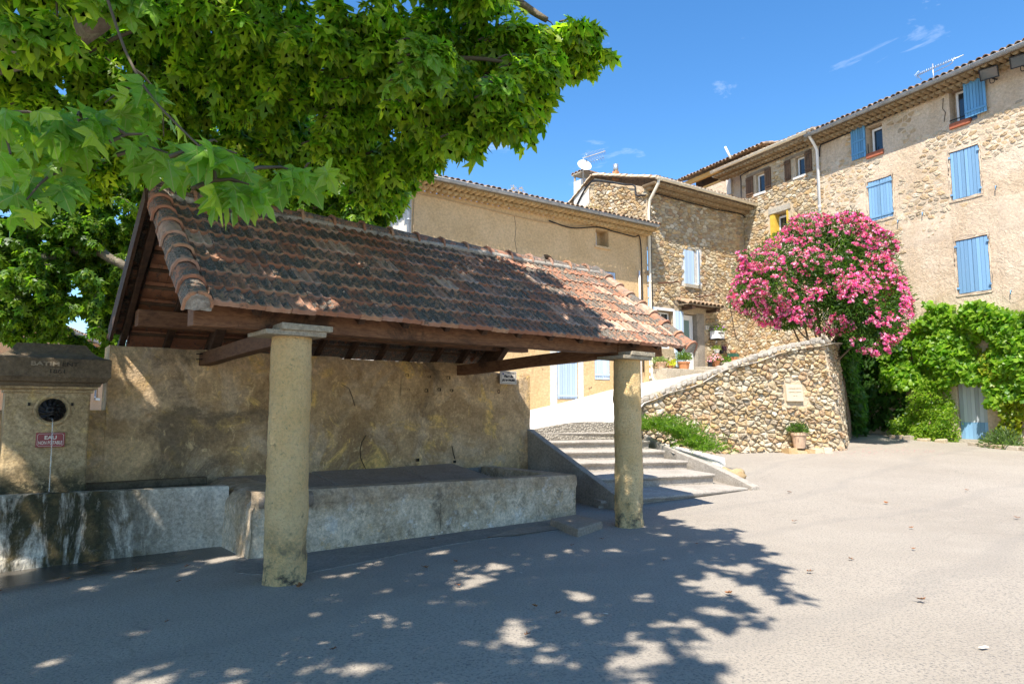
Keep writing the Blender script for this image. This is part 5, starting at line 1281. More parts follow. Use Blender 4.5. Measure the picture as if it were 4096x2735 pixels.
# ------------------------------------------------------------------ brown-shuttered house
def build_brown_house():
    root = thing('brown_shutter_house', RF(1.7, 3.0), 'stone house with small windows and weathered brown shutters high up', 'house')
    ops = [(.74, 1.20, 10.76, 11.58, .22), (2.79, 3.21, 10.87, 11.64, .22), (1.62, 2.25, 8.2, 9.66, .35)]
    wall = wall_open(RF, -.05, 3.75, 2.4, 12.1, ops).put('wall', MAT['mortar'], root)
    def inside(u, z):
        for o in ops + [(.2, 1.58, 10.75, 11.75), (2.25, 3.58, 10.8, 11.8), (1.3, 2.45, 7.9, 9.95)]:
            if o[0] - .07 < u < o[1] + .07 and o[2] - .05 < z < o[3] + .05: return False
        return z < 10.9 or random.random() < .75
    lay_stones(rubble(RF, 0, 3.72, 3.0, 12.0, .22, .14, inside, 21, 'tan', .06, .045, .10), wall)
    cornice(root, RF, -1.2, 3.70, 12.10, 2, .26, .11, .20, 'cornice_grey', 'cornice_grey')
    canal_roof(root, RF, -1.15, 4.25, 12.22, .64, 3.6, math.radians(17))
    gutter(root, RF, -1.2, 4.25, 12.22, .66, 'cream_pipe', .085)
    pipe(root, [RF(3.98, 12.2, .66), RF(3.98, 12.0, .62), RF(3.93, 11.75, .30), RF(3.90, 11.55, .12), RF(3.90, 5.0, .12)], 'white', .055, collars=tuple((RF(3.9, z, .12), RF(3.9, z + .07, .12)) for z in (9.3, 7.2)))
    for (a, b, z0, z1, L, Rr) in ((.74, 1.20, 10.76, 11.58, (.20, .60), (1.24, 1.56)), (2.79, 3.21, 10.87, 11.64, (2.26, 2.56), (3.25, 3.57))):
        window(root, RF, a + .01, b - .01, z0 + .01, z1 - .01, -.18, 'white', 1, fw=.06)
        shutter(root, RF, L[0], L[1], z0 - .04, z1 + .02, .01, 'brown_shutter', 3, (.14, .86)); shutter(root, RF, Rr[0], Rr[1], z0 - .0, z1 + .10, .01, 'brown_shutter', 3, (.14, .86))
        MB().box(RF, a - .50, b + .28, z1 + .03, z1 + .15, -.05, .035, .008).put('lintel', MAT['grey_wood'], root, bevel=.01)
        MB().box(RF, a - .12, b + .06, z0 - .10, z0 - .005, -.04, .05).put('sill', MAT['white_render'], root)
    window(root, RF, 1.64, 2.23, 8.22, 9.55, -.30, 'white', 1, fw=.07)
    MB().box(RF, 1.42, 1.62, 8.0, 9.72, -.03, .02).put('painted_jamb', MAT['yellow_paint'], root); MB().box(RF, 2.255, 2.34, 9.1, 9.72, -.03, .02).put('painted_jamb', MAT['yellow_paint'], root); MB().box(RF, 1.36, 2.46, 9.66, 9.90, -.05, .05, .02).put('lintel', MAT['ledge'], root)
    MB().box(RF, 1.625, 1.66, 8.2, 9.66, -.34, -.001).put('painted_reveal', MAT['yellow_paint'], root)
    cable(root, [RF(-.02, 9.9, .10), RF(0, 11.5, .10), RF(.12, 11.80, .10), RF(1.6, 11.86, .10), RF(3.7, 11.90, .10)], .022)
    cable(root, [OF(3.3, 9.95, .9), OF(3.9, 10.3, .95), OF(3.95, 10.1, .6), OF(3.7, 9.95, .2)], .03)
    # raised roof on pine beams to the left
    lg = MB().box(RF, -4.3, -.1, 10.6, 13.0, -2.4, -1.3).put('loggia_wall', MAT['timber_dark'], root)  # dark colour stands in for the shaded depth of the opening
    MB().box(RF, -4.55, -1.2, 12.72, 12.92, -.75, -.60).put('pine_beam', MAT['pine'], root); MB().box(RF, -3.4, -1.3, 12.35, 12.45, -1.0, -.92).put('pine_beam', MAT['pine'], root)
    MB().box(RF, -1.45, -1.2, 11.4, 12.72, -.8, -.5, .01).put('pier', MAT['white_render'], root)
    MB().box(RF, -4.4, -.1, 10.5, 12.2, -1.2, -.62, .02).put('parapet', MAT['cream'], root)
    canal_roof(root, RF, -4.75, .9, 13.0, -.35, 3.0, math.radians(17))
    pipe(root, [RF(-.85, 12.9, -.2), RF(-1.2, 13.55, -.25)], 'cream_pipe', .05, 'vent_pipe')
    pipe(root, [RF(-1.0, 12.2, -.3), RF(-.5, 12.15, .1)], 'rust', .03, 'iron_rod')
build_brown_house()

# ------------------------------------------------------------------ blue-shuttered house
def build_blue_house():
    root = thing('blue_shutter_house', RF(8.4, .7), 'tall cream patched house with bright blue plank shutters', 'house')
    ops = [(5.87, 6.48, 10.62, 11.72, .32), (8.79, 9.60, 10.62, 11.86, .32), (5.82, 6.74, 8.26, 9.71, .05), (8.69, 9.57, 8.25, 9.82, .05), (8.70, 9.66, 5.22, 6.93, .05), (8.45, 9.30, .70, 2.70, .12)]
    wall = wall_open(RF, 3.75, 14.0, .2, 12.0, ops).put('wall', MAT['cream'], root)
    def inside(u, z):
        for o in ops:
            if o[0] - .22 < u < o[1] + .22 and o[2] - .15 < z < o[3] + .15: return False
        f = mnoise.noise(Vector((u * .45, z * .55, 5))) + .55 * mnoise.noise(Vector((u * 1.3, z * 1.3, 9)))
        bias = .30 if (z > 8.0 and 3.9 < u < 9.2 and z < 10.7) else (-.05 if z > 10.7 else (-.28 if u > 7.0 else .10))
        if u > 9.6 and z > 8: bias = -.05 if z > 9.8 else -.35
        return f + bias > .08
    lay_stones(rubble(RF, 3.85, 12.4, 3.5, 11.8, .23, .14, inside, 31, 'cream', .14, .030, .14, out=-.012), wall)
    # smoother render panels
    def panel(u0, u1, z0, z1, off=.014, mat='smooth_cream'):
        m = MB(); nu, nv = int((u1 - u0) / .12), int((z1 - z0) / .12)
        def edge(a): return .10 * mnoise.noise(Vector((a * 3.1, u0, z0)))
        m.grid(lambda a, v: RF(u0 + edge(v * 3) + (u1 - u0 + .2 * edge(v * 5 + 2)) * a, z0 + edge(a * 4 + 9) + (z1 - z0) * v, off - (.018 if a in (0, 1) or v in (0, 1) else 0)), max(3, nu), max(3, nv)); return m.put('render_panel', MAT[mat], wall, True)
    panel(9.95, 13.8, 6.9, 8.0); panel(6.9, 8.62, 7.0, 7.95, .012); panel(9.85, 13.8, 4.0, 6.8, .012, 'cream')
    panel(5.25, 5.78, 8.4, 9.4, .016)
    cornice(root, RF, 3.75, 13.9, 12.02, 2, .28, .115, .205, 'cornice_grey', 'cornice_grey'); canal_roof(root, RF, 3.9, 14.0, 12.12, .68, 4.0, math.radians(17))
    gutter(root, RF, 3.85, 14.0, 12.06, .70, 'zinc', .09)
    # upper windows, one shutter each folded against the wall
    window(root, RF, 5.95, 6.46, 10.70, 11.66, -.28, 'white', 1, fw=.07); shutter(root, RF, 5.30, 5.87, 10.68, 11.84, .035, 'blue_shaded', 6, (.17, .56))
    window(root, RF, 8.88, 9.58, 10.70, 11.80, -.28, 'white', 1, fw=.07); shutter(root, RF, 9.30, 9.94, 10.72, 11.98, .09, 'blue_shaded', 7, (.14, .86))
    for (a, b) in ((5.86, 6.50), (8.78, 9.40)): MB().box(RF, a, b, 10.56, 10.74, -.10, .07).put('window_box', MAT['sill_red'], root, bevel=.01); 
    pipe(root, [RF(8.80, 10.84, .05), RF(9.32, 10.84, .05)], 'black', .018, 'guard_rail'); pipe(root, [RF(5.95, 10.7, .04), RF(5.95, 11.1, .04)], 'black', .014, 'guard_rail')
    for (a, b) in ((5.80, 6.55), (8.72, 9.62)): MB().box(RF, a, b, 11.74 if a < 7 else 11.88, 11.84 if a < 7 else 11.98, -.30, .02, .006).put('lintel', MAT['grey_wood'], root)
    # closed shutters
    def pair(u0, u1, z0, z1, battens, mat='blue', off=-.035):
        mid = (u0 + u1) / 2; a = shutter(root, RF, u0 + .005, mid - .006, z0, z1, off, mat, 4, battens); b = shutter(root, RF, mid + .006, u1 - .005, z0, z1, off, mat, 4, battens)
        for s, u in ((a, u0), (b, u1)):
            for f in (.1, .9): MB().box(RF, u - .035, u + .035, z0 + (z1 - z0) * f - .03, z0 + (z1 - z0) * f + .03, .005, .045).put('hinge', MAT[mat], s)
    pair(5.84, 6.72, 8.28, 9.69, (.08, .90)); pair(8.70, 9.56, 8.27, 9.80, ()); pair(8.71, 9.65, 5.24, 6.91, ())
    # rough plaster round the openings
    for (u0, u1, z0, z1) in ((5.82, 6.74, 8.26, 9.71), (8.69, 9.57, 8.25, 9.82), (8.70, 9.66, 5.22, 6.93)):
        for (a, b, c, e) in ((u0 - .07, u0 - .002, z0 - .05, z1 + .08), (u1 + .002, u1 + .06, z0, z1 + .08), (u0, u1, z1 + .003, z1 + .09), (u0 - .05, u1 + .04, z0 - .07, z0 - .004)):
            MB().grid(lambda p, q: RF(a + (b - a) * p + .06 * mnoise.noise(Vector((p * 3, q * 7 + a, 0))), c + (e - c) * q + .05 * mnoise.noise(Vector((p * 9 + c, q * 3, 4))), .022 + .01 * mnoise.noise(Vector((p * 5, q * 9, a)))), 5, 12).put('plaster_surround', MAT['smooth_cream'], wall, True)
    # plank door, grey above and blue below
    dr = MB().box(RF, 8.46, 9.29, .70, 2.70, -.115, -.09).put('door', MAT['grey_door'], root)
    for i in range(7):
        a = 8.47 + i * .1165; MB().box(RF, a, a + .111, 1.23, 2.69, -.09, -.065 + random.uniform(-.002, .002)).put('plank', MAT['grey_door'], dr); MB().box(RF, a, a + .111, .71, 1.228, -.09, -.065 + random.uniform(-.002, .002)).put('plank', MAT['blue'], dr)
    MB().box(RF, 8.3, 9.5, .5, .70, -.1, .30, .01).put('threshold', MAT['ledge'], root)
    cable(root, [RF(3.95, 11.3, .06), RF(4.0, 11.7, .06), RF(4.3, 11.76, .05), RF(6.5, 11.80, .05), RF(9.0, 11.86, .05), RF(12, 11.9, .05)], .022)
    for (u, z) in ((7.75, 8.05), (10.0, 8.28), (6.9, 8.0), (8.2, 4.9), (10.2, 5.05)): pipe(root, [RF(u, z + .06, .0), RF(u, z + .06, .07), RF(u, z - .06, .075)], 'blue', .014, 'shutter_dog')
    cr = [RF(8.62, 11.7, .006), RF(8.58, 11.35, .006), RF(8.66, 11.2, .006), RF(8.60, 10.9, .006)]; MB().tube(cr, .012, 4).put('crack', MAT['carved'], root)
    # aerial
    an = thing('television_aerial', RF(7.78, 12.7, -1.0), 'television aerial on the roof of the blue-shuttered house', 'aerial')
    pipe(an, [RF(7.78, 12.6, -1.0), RF(7.78, 13.50, -1.0)], 'steel', .022, 'mast'); b0, b1 = RF(7.22, 13.34, -1.0), RF(8.80, 13.34, -1.0); pipe(an, [b0, b1], 'steel', .014, 'boom')
    pipe(an, [RF(7.80, 13.18, -1.0), RF(8.3, 13.20, -1.0), RF(8.42, 13.24, -1.0), RF(8.46, 13.33, -1.0)], 'steel', .012, 'stay')
    for k in range(15):
        p = b0.lerp(b1, .1 + .72 * (k / 14) ** 1.15); pipe(an, [p + Vector((-.02, 0, -.05)), p + Vector((-.025, 0, .02)), p + Vector((.01, 0, .075)), p + Vector((.03, 0, .06))], 'steel', .007, 'element')
    for k in range(6): p = b0 + Vector((0, 0, -.02)); pipe(an, [p + Vector((-.10 + .03 * k, 0, .05 + .03 * k)), p + Vector((.02 + .03 * k, .0, -.10 + .035 * k))], 'steel', .005, 'reflector')
    pipe(an, [b0, b0 + Vector((.16, 0, -.16))], 'steel', .010, 'strut')
    # floodlights
    def flood(r, z, label):
        f = thing('floodlight', RF(r, z, .1), label, 'floodlight'); c = RF(r, z, .42); ax = (RF.n * .85 + Vector((0, 0, -.42)) + RF.u * .25).normalized(); M = ax.to_track_quat('Z', 'Y').to_matrix().to_4x4(); M.translation = c
        loc = lambda u, z_, o: M @ Vector((u, z_, o)); m = MB()
        P = [loc(a * .16, b * .10, -.20) for a, b in ((-1, -1), (1, -1), (1, 1), (-1, 1))] + [loc(a * .24, b * .17, .0) for a, b in ((-1, -1), (1, -1), (1, 1), (-1, 1))]; m.hexa(P); m.put('housing', MAT['black'], f, bevel=.012)
        MB().box(lambda u, z_, o: loc(u, z_, o), -.215, .215, -.145, .145, .002, .012).put('glass', MAT['lamp_glass'], f); mm = MB()
        for (a, b, c_, e) in ((-.245, -.215, -.175, .175), (.215, .245, -.175, .175), (-.215, .215, -.175, -.145), (-.215, .215, .145, .175)): mm.box(lambda u, z_, o: loc(u, z_, o), a, b, c_, e, .0, .03)
        mm.put('rim', MAT['black'], f); pipe(f, [RF(r, z - .1, 0), RF(r, z - .12, .25), loc(0, -.1, -.18)], 'black', .025, 'bracket'); cable(f, [loc(-.02, -.16, -.1), loc(-.02, -.30, -.10), loc(.08, -.30, -.1), loc(.10, -.16, -.12)], .012)
    flood(10.22, 11.72, 'black floodlight beside the upper blue shutter under the eaves'); flood(11.06, 11.72, 'black floodlight cut by the right edge of the picture')
build_blue_house()

# ------------------------------------------------------------------ salmon house far left
def build_salmon():
    F = frame(-21., 35., -.35, .937)     # u away from the viewer
    root = thing('salmon_house', F(2, 0), 'salmon rendered house glimpsed beyond the fountain', 'house')
    ops = [(1.2, 2.0, 2.2, 3.6, .15), (-1.6, -.8, 2.2, 3.6, .15), (4.2, 5.0, 2.2, 3.6, .15), (-6, -5.1, 1.0, 3.2, .15)]
    wall_open(F, -16, 9, -.3, 4.6, ops, step=2).put('wall', MAT['salmon'], root)
    for o in ops:
        window(root, F, o[0] + .02, o[1] - .02, o[2] + .02, o[3] - .02, -.12, 'white', 2); MB().box(F, o[0] - .1, o[1] + .1, o[2] - .12, o[2] - .01, -.02, .09).put('sill', MAT['sign_white'], root)
    cornice(root, F, -16, 9, 4.72, 1, .3, .2, .35, 'terracotta', 'salmon'); canal_roof(root, F, -16, 9.2, 4.80, .4, 5.0, math.radians(20), .35, 1); gutter(root, F, -16, 9.2, 4.74, .45, 'zinc', .08)
    g = frame(-27, 40, .94, .35)
    r2 = thing('grey_block', (-8.2, 10.2, 0), 'low grey wall at the left edge behind the fountain', 'wall'); MB().box(lambda u, z, o: W(u, 4.4 - o, z), -7, -2.35, -.1, 1.30, 0, .3).put('masonry', MAT['slab'], r2)
build_salmon()

# ------------------------------------------------------------------ leaves
def plane_leaf(detail):
    half = [(.05, .0), (.16, -.05), (.30, -.02), (.38, .00), (.57, .05), (.45, .13), (.27, .24), (.36, .30), (.46, .38), (.64, .56), (.44, .53), (.30, .54), (.19, .54), (.24, .68), (.14, .84), (0, 1.08)] if detail else [(.05, -.03), (.30, -.06), (.54, .06), (.25, .24), (.40, .36), (.62, .58), (.21, .52), (.20, .74), (0, 1.08)]
    out = [(x, y) for x, y in half] + [(-x, y) for x, y in reversed(half[:-1])]
    z = lambda x, y: -.30 * abs(x) ** 1.3 - .16 * max(0, y - .2) ** 2 + .02
    V = [(0, .22, z(0, .22)), (0, .6, z(0, .6) + .01)] + [(x, y, z(x, y) + (.03 * math.sin(11 * x + 7 * y) if detail else 0)) for x, y in out]; n = len(out); F = []
    k = len(half) - 1
    for i in range(n):
        a, b = 2 + i, 2 + (i + 1) % n; ym = (out[i][1] + out[(i + 1) % n][1]) / 2
        F.append((1 if ym > .57 else 0, a, b))
    # join the two hubs where the fan changes centre
    for i in range(n):
        if (((out[i - 1][1] + out[i][1]) / 2) > .57) != (((out[i][1] + out[(i + 1) % n][1]) / 2) > .57): F.append((0, 1, 2 + i))
    return V, F
LEAF_LO, LEAF_HI = plane_leaf(0), plane_leaf(1)
IVY = ([(0, 0, 0), (.30, -.12, -.05), (.50, .22, -.10), (.28, .42, -.03), (.34, .72, -.08), (0, 1.0, -.12), (-.34, .72, -.08), (-.28, .42, -.03), (-.50, .22, -.10), (-.30, -.12, -.05), (0, .35, .04)], [(10, i, i + 1) for i in range(0, 9)] + [(10, 9, 0)])
LANCE = ([(0, 0, 0), (.10, .30, .02), (.09, .65, .0), (0, 1.0, -.08), (-.09, .65, .0), (-.10, .30, .02)], [(0, 1, 5), (1, 2, 4), (1, 4, 5), (2, 3, 4)])
OVAL = ([(0, 0, 0), (.24, .3, -.03), (.22, .7, -.04), (0, 1.0, -.1), (-.22, .7, -.04), (-.24, .3, -.03)], [(0, 1, 5), (1, 2, 4), (1, 4, 5), (2, 3, 4)])
def rand_dirs(n): return unit(RNG.normal(size=(n, 3)))
def tints(n, a, b, v=.25):
    f = RNG.random((n, 1)); t = np.array(a)[None] * (1 - f) + np.array(b)[None] * f; return (t * RNG.uniform(1 - v, 1 + v, (n, 1))).astype(np.float32)
def scatter_leaves(name, pos, out, size, shape, mat, parent, tint, droop=.5, flat=.7, kind='stuff', **tags):
    n = len(pos); yd = out * .8 + rand_dirs(n) * .7 + np.array([0, 0, -droop]); zd = np.array([0, 0, 1.0]) * flat + out * .5 + rand_dirs(n) * .55
    X, Y, Z = axes_from(yd, zd); me = mass_mesh(name, shape[0], shape[1], pos, X, Y, Z, size, tint); return put(name, me, mat, parent, M=Matrix.Identity(4), kind=kind, **tags)

def grow_tree(name, label, limbs, blobs, seed, leaf_size, n_single, ta, tb, per_tip=12, group=None):
    rng = np.random.default_rng(seed); root = thing(name, limbs[0][0][0], label, 'tree', group)
    nodes = []; nrad = []
    for li, (pts, r0, r1) in enumerate(limbs):
        P = [Vector(p) for p in pts]; Q = []
        for i in range(len(P) - 1):
            for k in range(6): Q.append(mgeo_catmull(P[max(i - 1, 0)], P[i], P[i + 1], P[min(i + 2, len(P) - 1)], k / 6))
        Q.append(P[-1]); R = [r0 + (r1 - r0) * k / (len(Q) - 1) for k in range(len(Q))]
        Q = [q + Vector((mnoise.noise(q * .9), mnoise.noise(q * .9 + Vector((5, 0, 0))), mnoise.noise(q * .9 + Vector((0, 5, 0))))) * .10 * (1 if k > 2 else 0) for k, q in enumerate(Q)]
        MB().tube(Q, R, 12 if r0 > .1 else 8).put('trunk' if li == 0 else 'limb', MAT['bark' if r0 > .09 else 'twig'], root, True)
        nodes += [tuple(q) for q in Q[3:]]; nrad += R[3:]
    nodes = list(nodes); tips = []
    for (cx, cy, cz, rx, ry, rz_, n) in blobs:
        d = unit(rng.normal(size=(n, 3))); r = rng.random((n, 1)) ** (1 / 2.4); tips.append(np.array([cx, cy, cz]) + d * r * np.array([rx, ry, rz_]))
    tips = np.concatenate(tips); base = np.array(nodes); order = np.argsort(((tips[:, None, :] - base[None]) ** 2).sum(2).min(1))
    NA = np.empty((len(nodes) + len(tips) * 5, 3)); NA[:len(nodes)] = nodes; cnt = len(nodes); tw = MB(); LP = []; LO = []
    for ti in order:
        t = tips[ti]; d2 = ((NA[:cnt] - t) ** 2).sum(1); j = int(d2.argmin()); a = NA[j].copy(); D = math.sqrt(d2[j]); v = t - a
        if D < .12: v = np.array([.2, .1, .1]); D = .25; a = t - v
        mid = a + v * .5 + np.array([rng.normal() * .08, rng.normal() * .08, .16]) * min(D, 1.5); K = max(3, min(7, int(D / .25) + 2)); pts = []
        for k in range(K + 1):
            f = k / K; pts.append(a * (1 - f) ** 2 + 2 * mid * f * (1 - f) + t * f * f + np.array([0, 0, -.05 * f * f]))
        rr = min(.035, .006 + .010 * D); tw.tube([Vector(p) for p in pts], [rr * (1 - .8 * k / K) + .0025 for k in range(K + 1)], 4, False)
        for p in pts[1::2]:
            if cnt < len(NA): NA[cnt] = p; cnt += 1
        near = (t[0] ** 2 + t[1] ** 2 + (t[2] - 1.6) ** 2) < 20; m = (7 if near else per_tip) + int(rng.integers(-2, 4)); tl = min(.75, max(.35, D * .8)) ; tang = (pts[-1] - pts[-2]); tang /= max(1e-6, np.linalg.norm(tang))
        for k in range(m):
            f = 1 - tl / max(D, .01) * (k / m) if D > tl else 1 - k / m * .95; i = min(K - 1, int(max(0, f) * K)); g = max(0, f) * K - i; p = np.array(pts[i]) * (1 - g) + np.array(pts[i + 1]) * g
            sd = np.cross(tang, [0, 0, 1.0]); sd /= max(1e-6, np.linalg.norm(sd)); o = sd * (1 if k % 2 else -1) + tang * rng.uniform(.1, .9) + rng.normal(size=3) * .35; o /= np.linalg.norm(o)
            LP.append(p + o * .07 + np.array([0, 0, -.02])); LO.append(o)
    tw.put('twigs', MAT['twig'], root, True, kind='stuff')
    LP = np.array(LP); LO = np.array(LO); n = len(LP)
    yd = LO * .7 + rng.normal(size=(n, 3)) * .35 + np.array([0, 0, -.85]); zd = np.array([0, 0, .8]) + LO * .55 + rng.normal(size=(n, 3)) * .5; X, Y, Z = axes_from(yd, zd); S1 = rng.uniform(*leaf_size, n) * np.where(rng.random(n) < .2, .62, 1.0); S1 = S1 * np.where(LP[:, 2] > 6.3, 1.24, 1.0); S = S1; S3 = np.c_[S1 * rng.uniform(.78, 1.12, n), S1, S1 * rng.uniform(.2, 2.6, n)]
    f = rng.random((n, 1)) ** 1.6; T = (np.array(ta)[None] * (1 - f) + np.array(tb)[None] * f) * rng.uniform(.6, 1.35, (n, 1))
    eye = np.array([0, 0, 1.6]); dist = np.linalg.norm(LP - eye, axis=1); rel = LP - eye; front = (rel[:, 1] > .3) & (np.abs(rel[:, 0] / np.maximum(rel[:, 1], .1)) < .85) & ((rel[:, 2] / np.maximum(rel[:, 1], .1)) < .66)
    key = np.where(front, dist, 1e3 + dist); single = np.argsort(key)[:n_single]; mask = np.ones(n, bool); mask[single] = False
    me = mass_mesh('crown', LEAF_LO[0], LEAF_LO[1], LP[mask], X[mask], Y[mask], Z[mask], S3[mask], T[mask].astype(np.float32)); crown = put('crown', me, MAT['leaf'], root, M=Matrix.Identity(4), kind='stuff')
    lm = mesh_of('leaf', *LEAF_HI, False); lm.materials.append(MAT['leaf_big'])
    for i in single:
        M = Matrix((Vector(X[i]) * S3[i][0], Vector(Y[i]) * S3[i][1], Vector(Z[i]) * S3[i][2])).transposed().to_4x4(); M.translation = Vector(LP[i]); put('leaf', lm, None, crown, M)
    return root

A_VIS = [(-2.6, 6.5, 5.75, .7, .8, .25, 45), (-3.35, 4.65, 4.30, .25, .25, .15, 9), (-3.5, 4.75, 4.8, .2, .25, .12, 8), (-2.75, 4.6, 4.62, .2, .25, .10, 6), (.92, 6.9, 5.32, .16, .3, .05, 6), (.74, 6.9, 5.5, .15, .3, .06, 6), (.45, 6.4, 5.0, .14, .3, .05, 6), (-.42, 6.2, 4.12, .10, .3, .05, 4), (.05, 6.1, 4.25, .12, .3, .05, 5), (0.58, 6.8, 5.49, 0.35, 0.5, 0.17, 26), (0.17, 6.3, 4.74, 0.28, 0.6, 0.19, 30), (-0.1, 6.0, 4.4, 0.23, 0.5, 0.16, 22), (0.03, 6.6, 5.26, 0.34, 0.6, 0.18, 26), (-0.66, 6.0, 4.48, 0.38, 0.8, 0.34, 60), (-0.51, 6.6, 5.49, 0.63, 0.9, 0.35, 70), (-1.35, 6.2, 4.99, 0.59, 1.0, 0.5, 100), (-1.59, 7.2, 4.54, 0.46, 0.9, 0.43, 70), (-1.03, 7.6, 4.65, 0.34, 0.6, 0.23, 28), (-1.66, 8.6, 4.64, 0.38, 0.6, 0.35, 35), (-2.54, 6.6, 5.12, 0.72, 1.2, 0.62, 120), (-3.98, 7.2, 5.54, 0.78, 1.2, 0.63, 100), (-4.6, 6.4, 4.97, 0.61, 1.2, 0.64, 90), (-2.84, 8.2, 4.89, 0.68, 1.0, 0.55, 80), (-4.2, 8.4, 5.14, 0.86, 1.0, 0.62, 80), (-5.08, 7.5, 4.61, 0.77, 1.0, 0.55, 70), (-1.91, 3.4, 3.2, 0.2, 0.3, 0.11, 3), (-1.63, 3.3, 2.97, 0.15, 0.25, 0.11, 3), (-1.37, 3.2, 2.82, 0.14, 0.2, 0.08, 3), (-1.20, 3.15, 2.73, 0.08, 0.15, 0.05, 2), (-1.08, 3.4, 2.92, 0.10, 0.2, 0.06, 2), (-1.95, 2.9, 2.98, 0.15, 0.3, 0.10, 3), (-2.06, 2.8, 2.74, 0.10, 0.3, 0.08, 2), (-2.36, 3.2, 2.95, 0.16, 0.3, 0.26, 3), (-2.08, 2.8, 2.56, 0.05, 0.1, 0.05, 1)]
A_TOP = [(-4, 2.4, 7.8, 3.2, 2.6, 1.2, 330), (-6.6, 5, 8, 3, 3, 1.3, 210), (-2.5, 4.5, 8, 2.5, 2.2, 1, 250), (-.65, 2.6, 7.2, 1.6, 2.0, .9, 190), (-1.7, .3, 7.0, 1.5, 1.3, .8, 90), (-4.5, 0.2, 7.5, 2.4, 1.5, 1, 130), (-3, 7, 8.2, 2.3, 1.7, .8, 190), (-.9, 6.4, 7.8, 1.0, 1.5, .7, 90), (.6, 4.4, 6.9, .75, 1.4, .7, 60), (-5.6, 1.0, 7.4, 2.0, 1.6, .8, 230), (-3.2, 1.6, 7.0, 1.8, 1.4, .6, 120), (-4.6, 5.3, 5.5, .9, .7, .35, 60), (-5.4, 4.4, 6.2, 1.2, 1.2, .5, 70)]
LIMBS_A0 = [([(-8.8, 5.1, 3.0), (-7, 5.6, 4.0), (-5.2, 5.7, 4.5), (-4.19, 5.6, 4.70), (-3.61, 5.4, 4.78), (-3.1, 5.2, 4.95), (-2.2, 5.0, 5.7), (-1, 4.8, 6.6)], .19, .04)]
LIMBS_A = [([(-9, 5, -.2), (-8.95, 5, 1.5), (-8.8, 5.1, 3.2)], .46, .36),
  ([(-8.8, 5.1, 3.0), (-8.0, 6.4, 4.6), (-6.9, 7.8, 5.8), (-5.9, 8.2, 6.22), (-5.0, 7.9, 6.35), (-4.0, 7.5, 6.5), (-2.3, 6.9, 6.5), (-.6, 6.8, 6.15), (.35, 6.8, 5.7)], .30, .03),
  ([(-8.8, 5.0, 3.1), (-7.4, 4.6, 5.4), (-4.5, 3.8, 5.6), (-2.7, 3.5, 4.6), (-2.05, 3.4, 3.5), (-1.6, 3.3, 3.0), (-1.25, 3.2, 2.66)], .014, .004),
  ([(-8.8, 5.1, 3.2), (-7.4, 5, 6.0), (-5, 4.4, 7.6), (-2.5, 3.8, 8.1), (-.4, 3.8, 7.5)], .24, .04),
  ([(-8.9, 4.9, 3.2), (-7.5, 2.5, 6.2), (-4.8, .6, 7.6), (-1.4, -.8, 7.7)], .24, .04),
  ([(-8.9, 5.2, 3.2), (-8.2, 7.0, 6.6), (-6, 8.0, 8.2), (-3.4, 7.4, 8.5), (-1, 6.8, 8.0)], .24, .04),
  ([(-5.0, 7.9, 6.3), (-3.7, 7.4, 5.7), (-2.4, 7.0, 5.4), (-1.4, 6.6, 5.2), (-.5, 6.3, 5.0), (.25, 6.3, 4.85)], .075, .012),
  ([(-4.6, 7.6, 6.3), (-3.6, 8.0, 5.4), (-2.6, 8.0, 5.0), (-1.7, 8.0, 4.8)], .06, .012),
  ([(-6.5, 8.0, 6.0), (-5.6, 7.2, 5.0), (-4.7, 6.4, 4.9), (-3.6, 6.2, 5.2)], .08, .015)]
grow_tree('plane_tree', 'near plane tree whose low leafy boughs overhang the wash-house roof', LIMBS_A + LIMBS_A0, A_VIS + A_TOP, 41, (.110, .175), 300, (.125, .265, .022), (.370, .460, .042), 22)
B_VIS = [(-10.5, 14.3, 5.0, 1.2, 1.2, .8, 120), (-8.9, 14.3, 5.2, .8, 1., .7, 90), (-9.62, 14.5, 5.75, 1.76, 1.5, 1.02, 187), (-9.61, 14.2, 4.35, 1.36, 1.3, 0.82, 153), (-10.62, 14.8, 3.5, 0.85, 1.0, 0.47, 68), (-8.71, 14.6, 3.95, 0.56, 1.0, 0.84, 68), (-9.1, 15.0, 3.13, 0.58, 0.6, 0.29, 27), (-7.67, 15.5, 6.66, 1.58, 1.2, 0.59, 102), (-5.43, 15.5, 6.56, 1.78, 1.2, 0.59, 119), (-3.68, 15.0, 6.2, 1.05, 1.2, 0.53, 102), (-2.8, 14.5, 6.43, 0.56, 0.9, 0.56, 59), (-3.26, 14.5, 5.61, 0.56, 0.6, 0.2, 27), (-8.17, 15.0, 7.62, 1.92, 1.5, 1.15, 102), (-4.7, 15.0, 7.62, 1.92, 1.5, 0.96, 102), (-10.13, 14.5, 7.72, 1.67, 1.5, 1.2, 102)]
LIMBS_B = [([(-14, 14.5, -.2), (-13.9, 14.4, 2), (-13.5, 14.3, 3.6)], .36, .30),
  ([(-13.6, 14.3, 3.3), (-12.4, 14.1, 4.3), (-11.2, 14, 4.68), (-9.8, 14, 4.79), (-8.83, 14, 4.9), (-8.3, 14, 4.68), (-7.75, 14.2, 4.49), (-6.9, 14.6, 4.9), (-5.5, 15, 5.8), (-4.2, 15, 6.2)], .17, .03),
  ([(-13.6, 14.3, 3.4), (-12.6, 14.5, 5.6), (-10.8, 14.6, 6.6), (-8.8, 14.9, 7.2), (-6.4, 15.1, 7.3), (-4.2, 15, 7.0), (-2.9, 14.7, 6.5)], .20, .03),
  ([(-11.2, 14, 4.6), (-10.6, 14.4, 4.0), (-9.6, 14.6, 3.8), (-8.8, 14.8, 3.6)], .06, .015)]
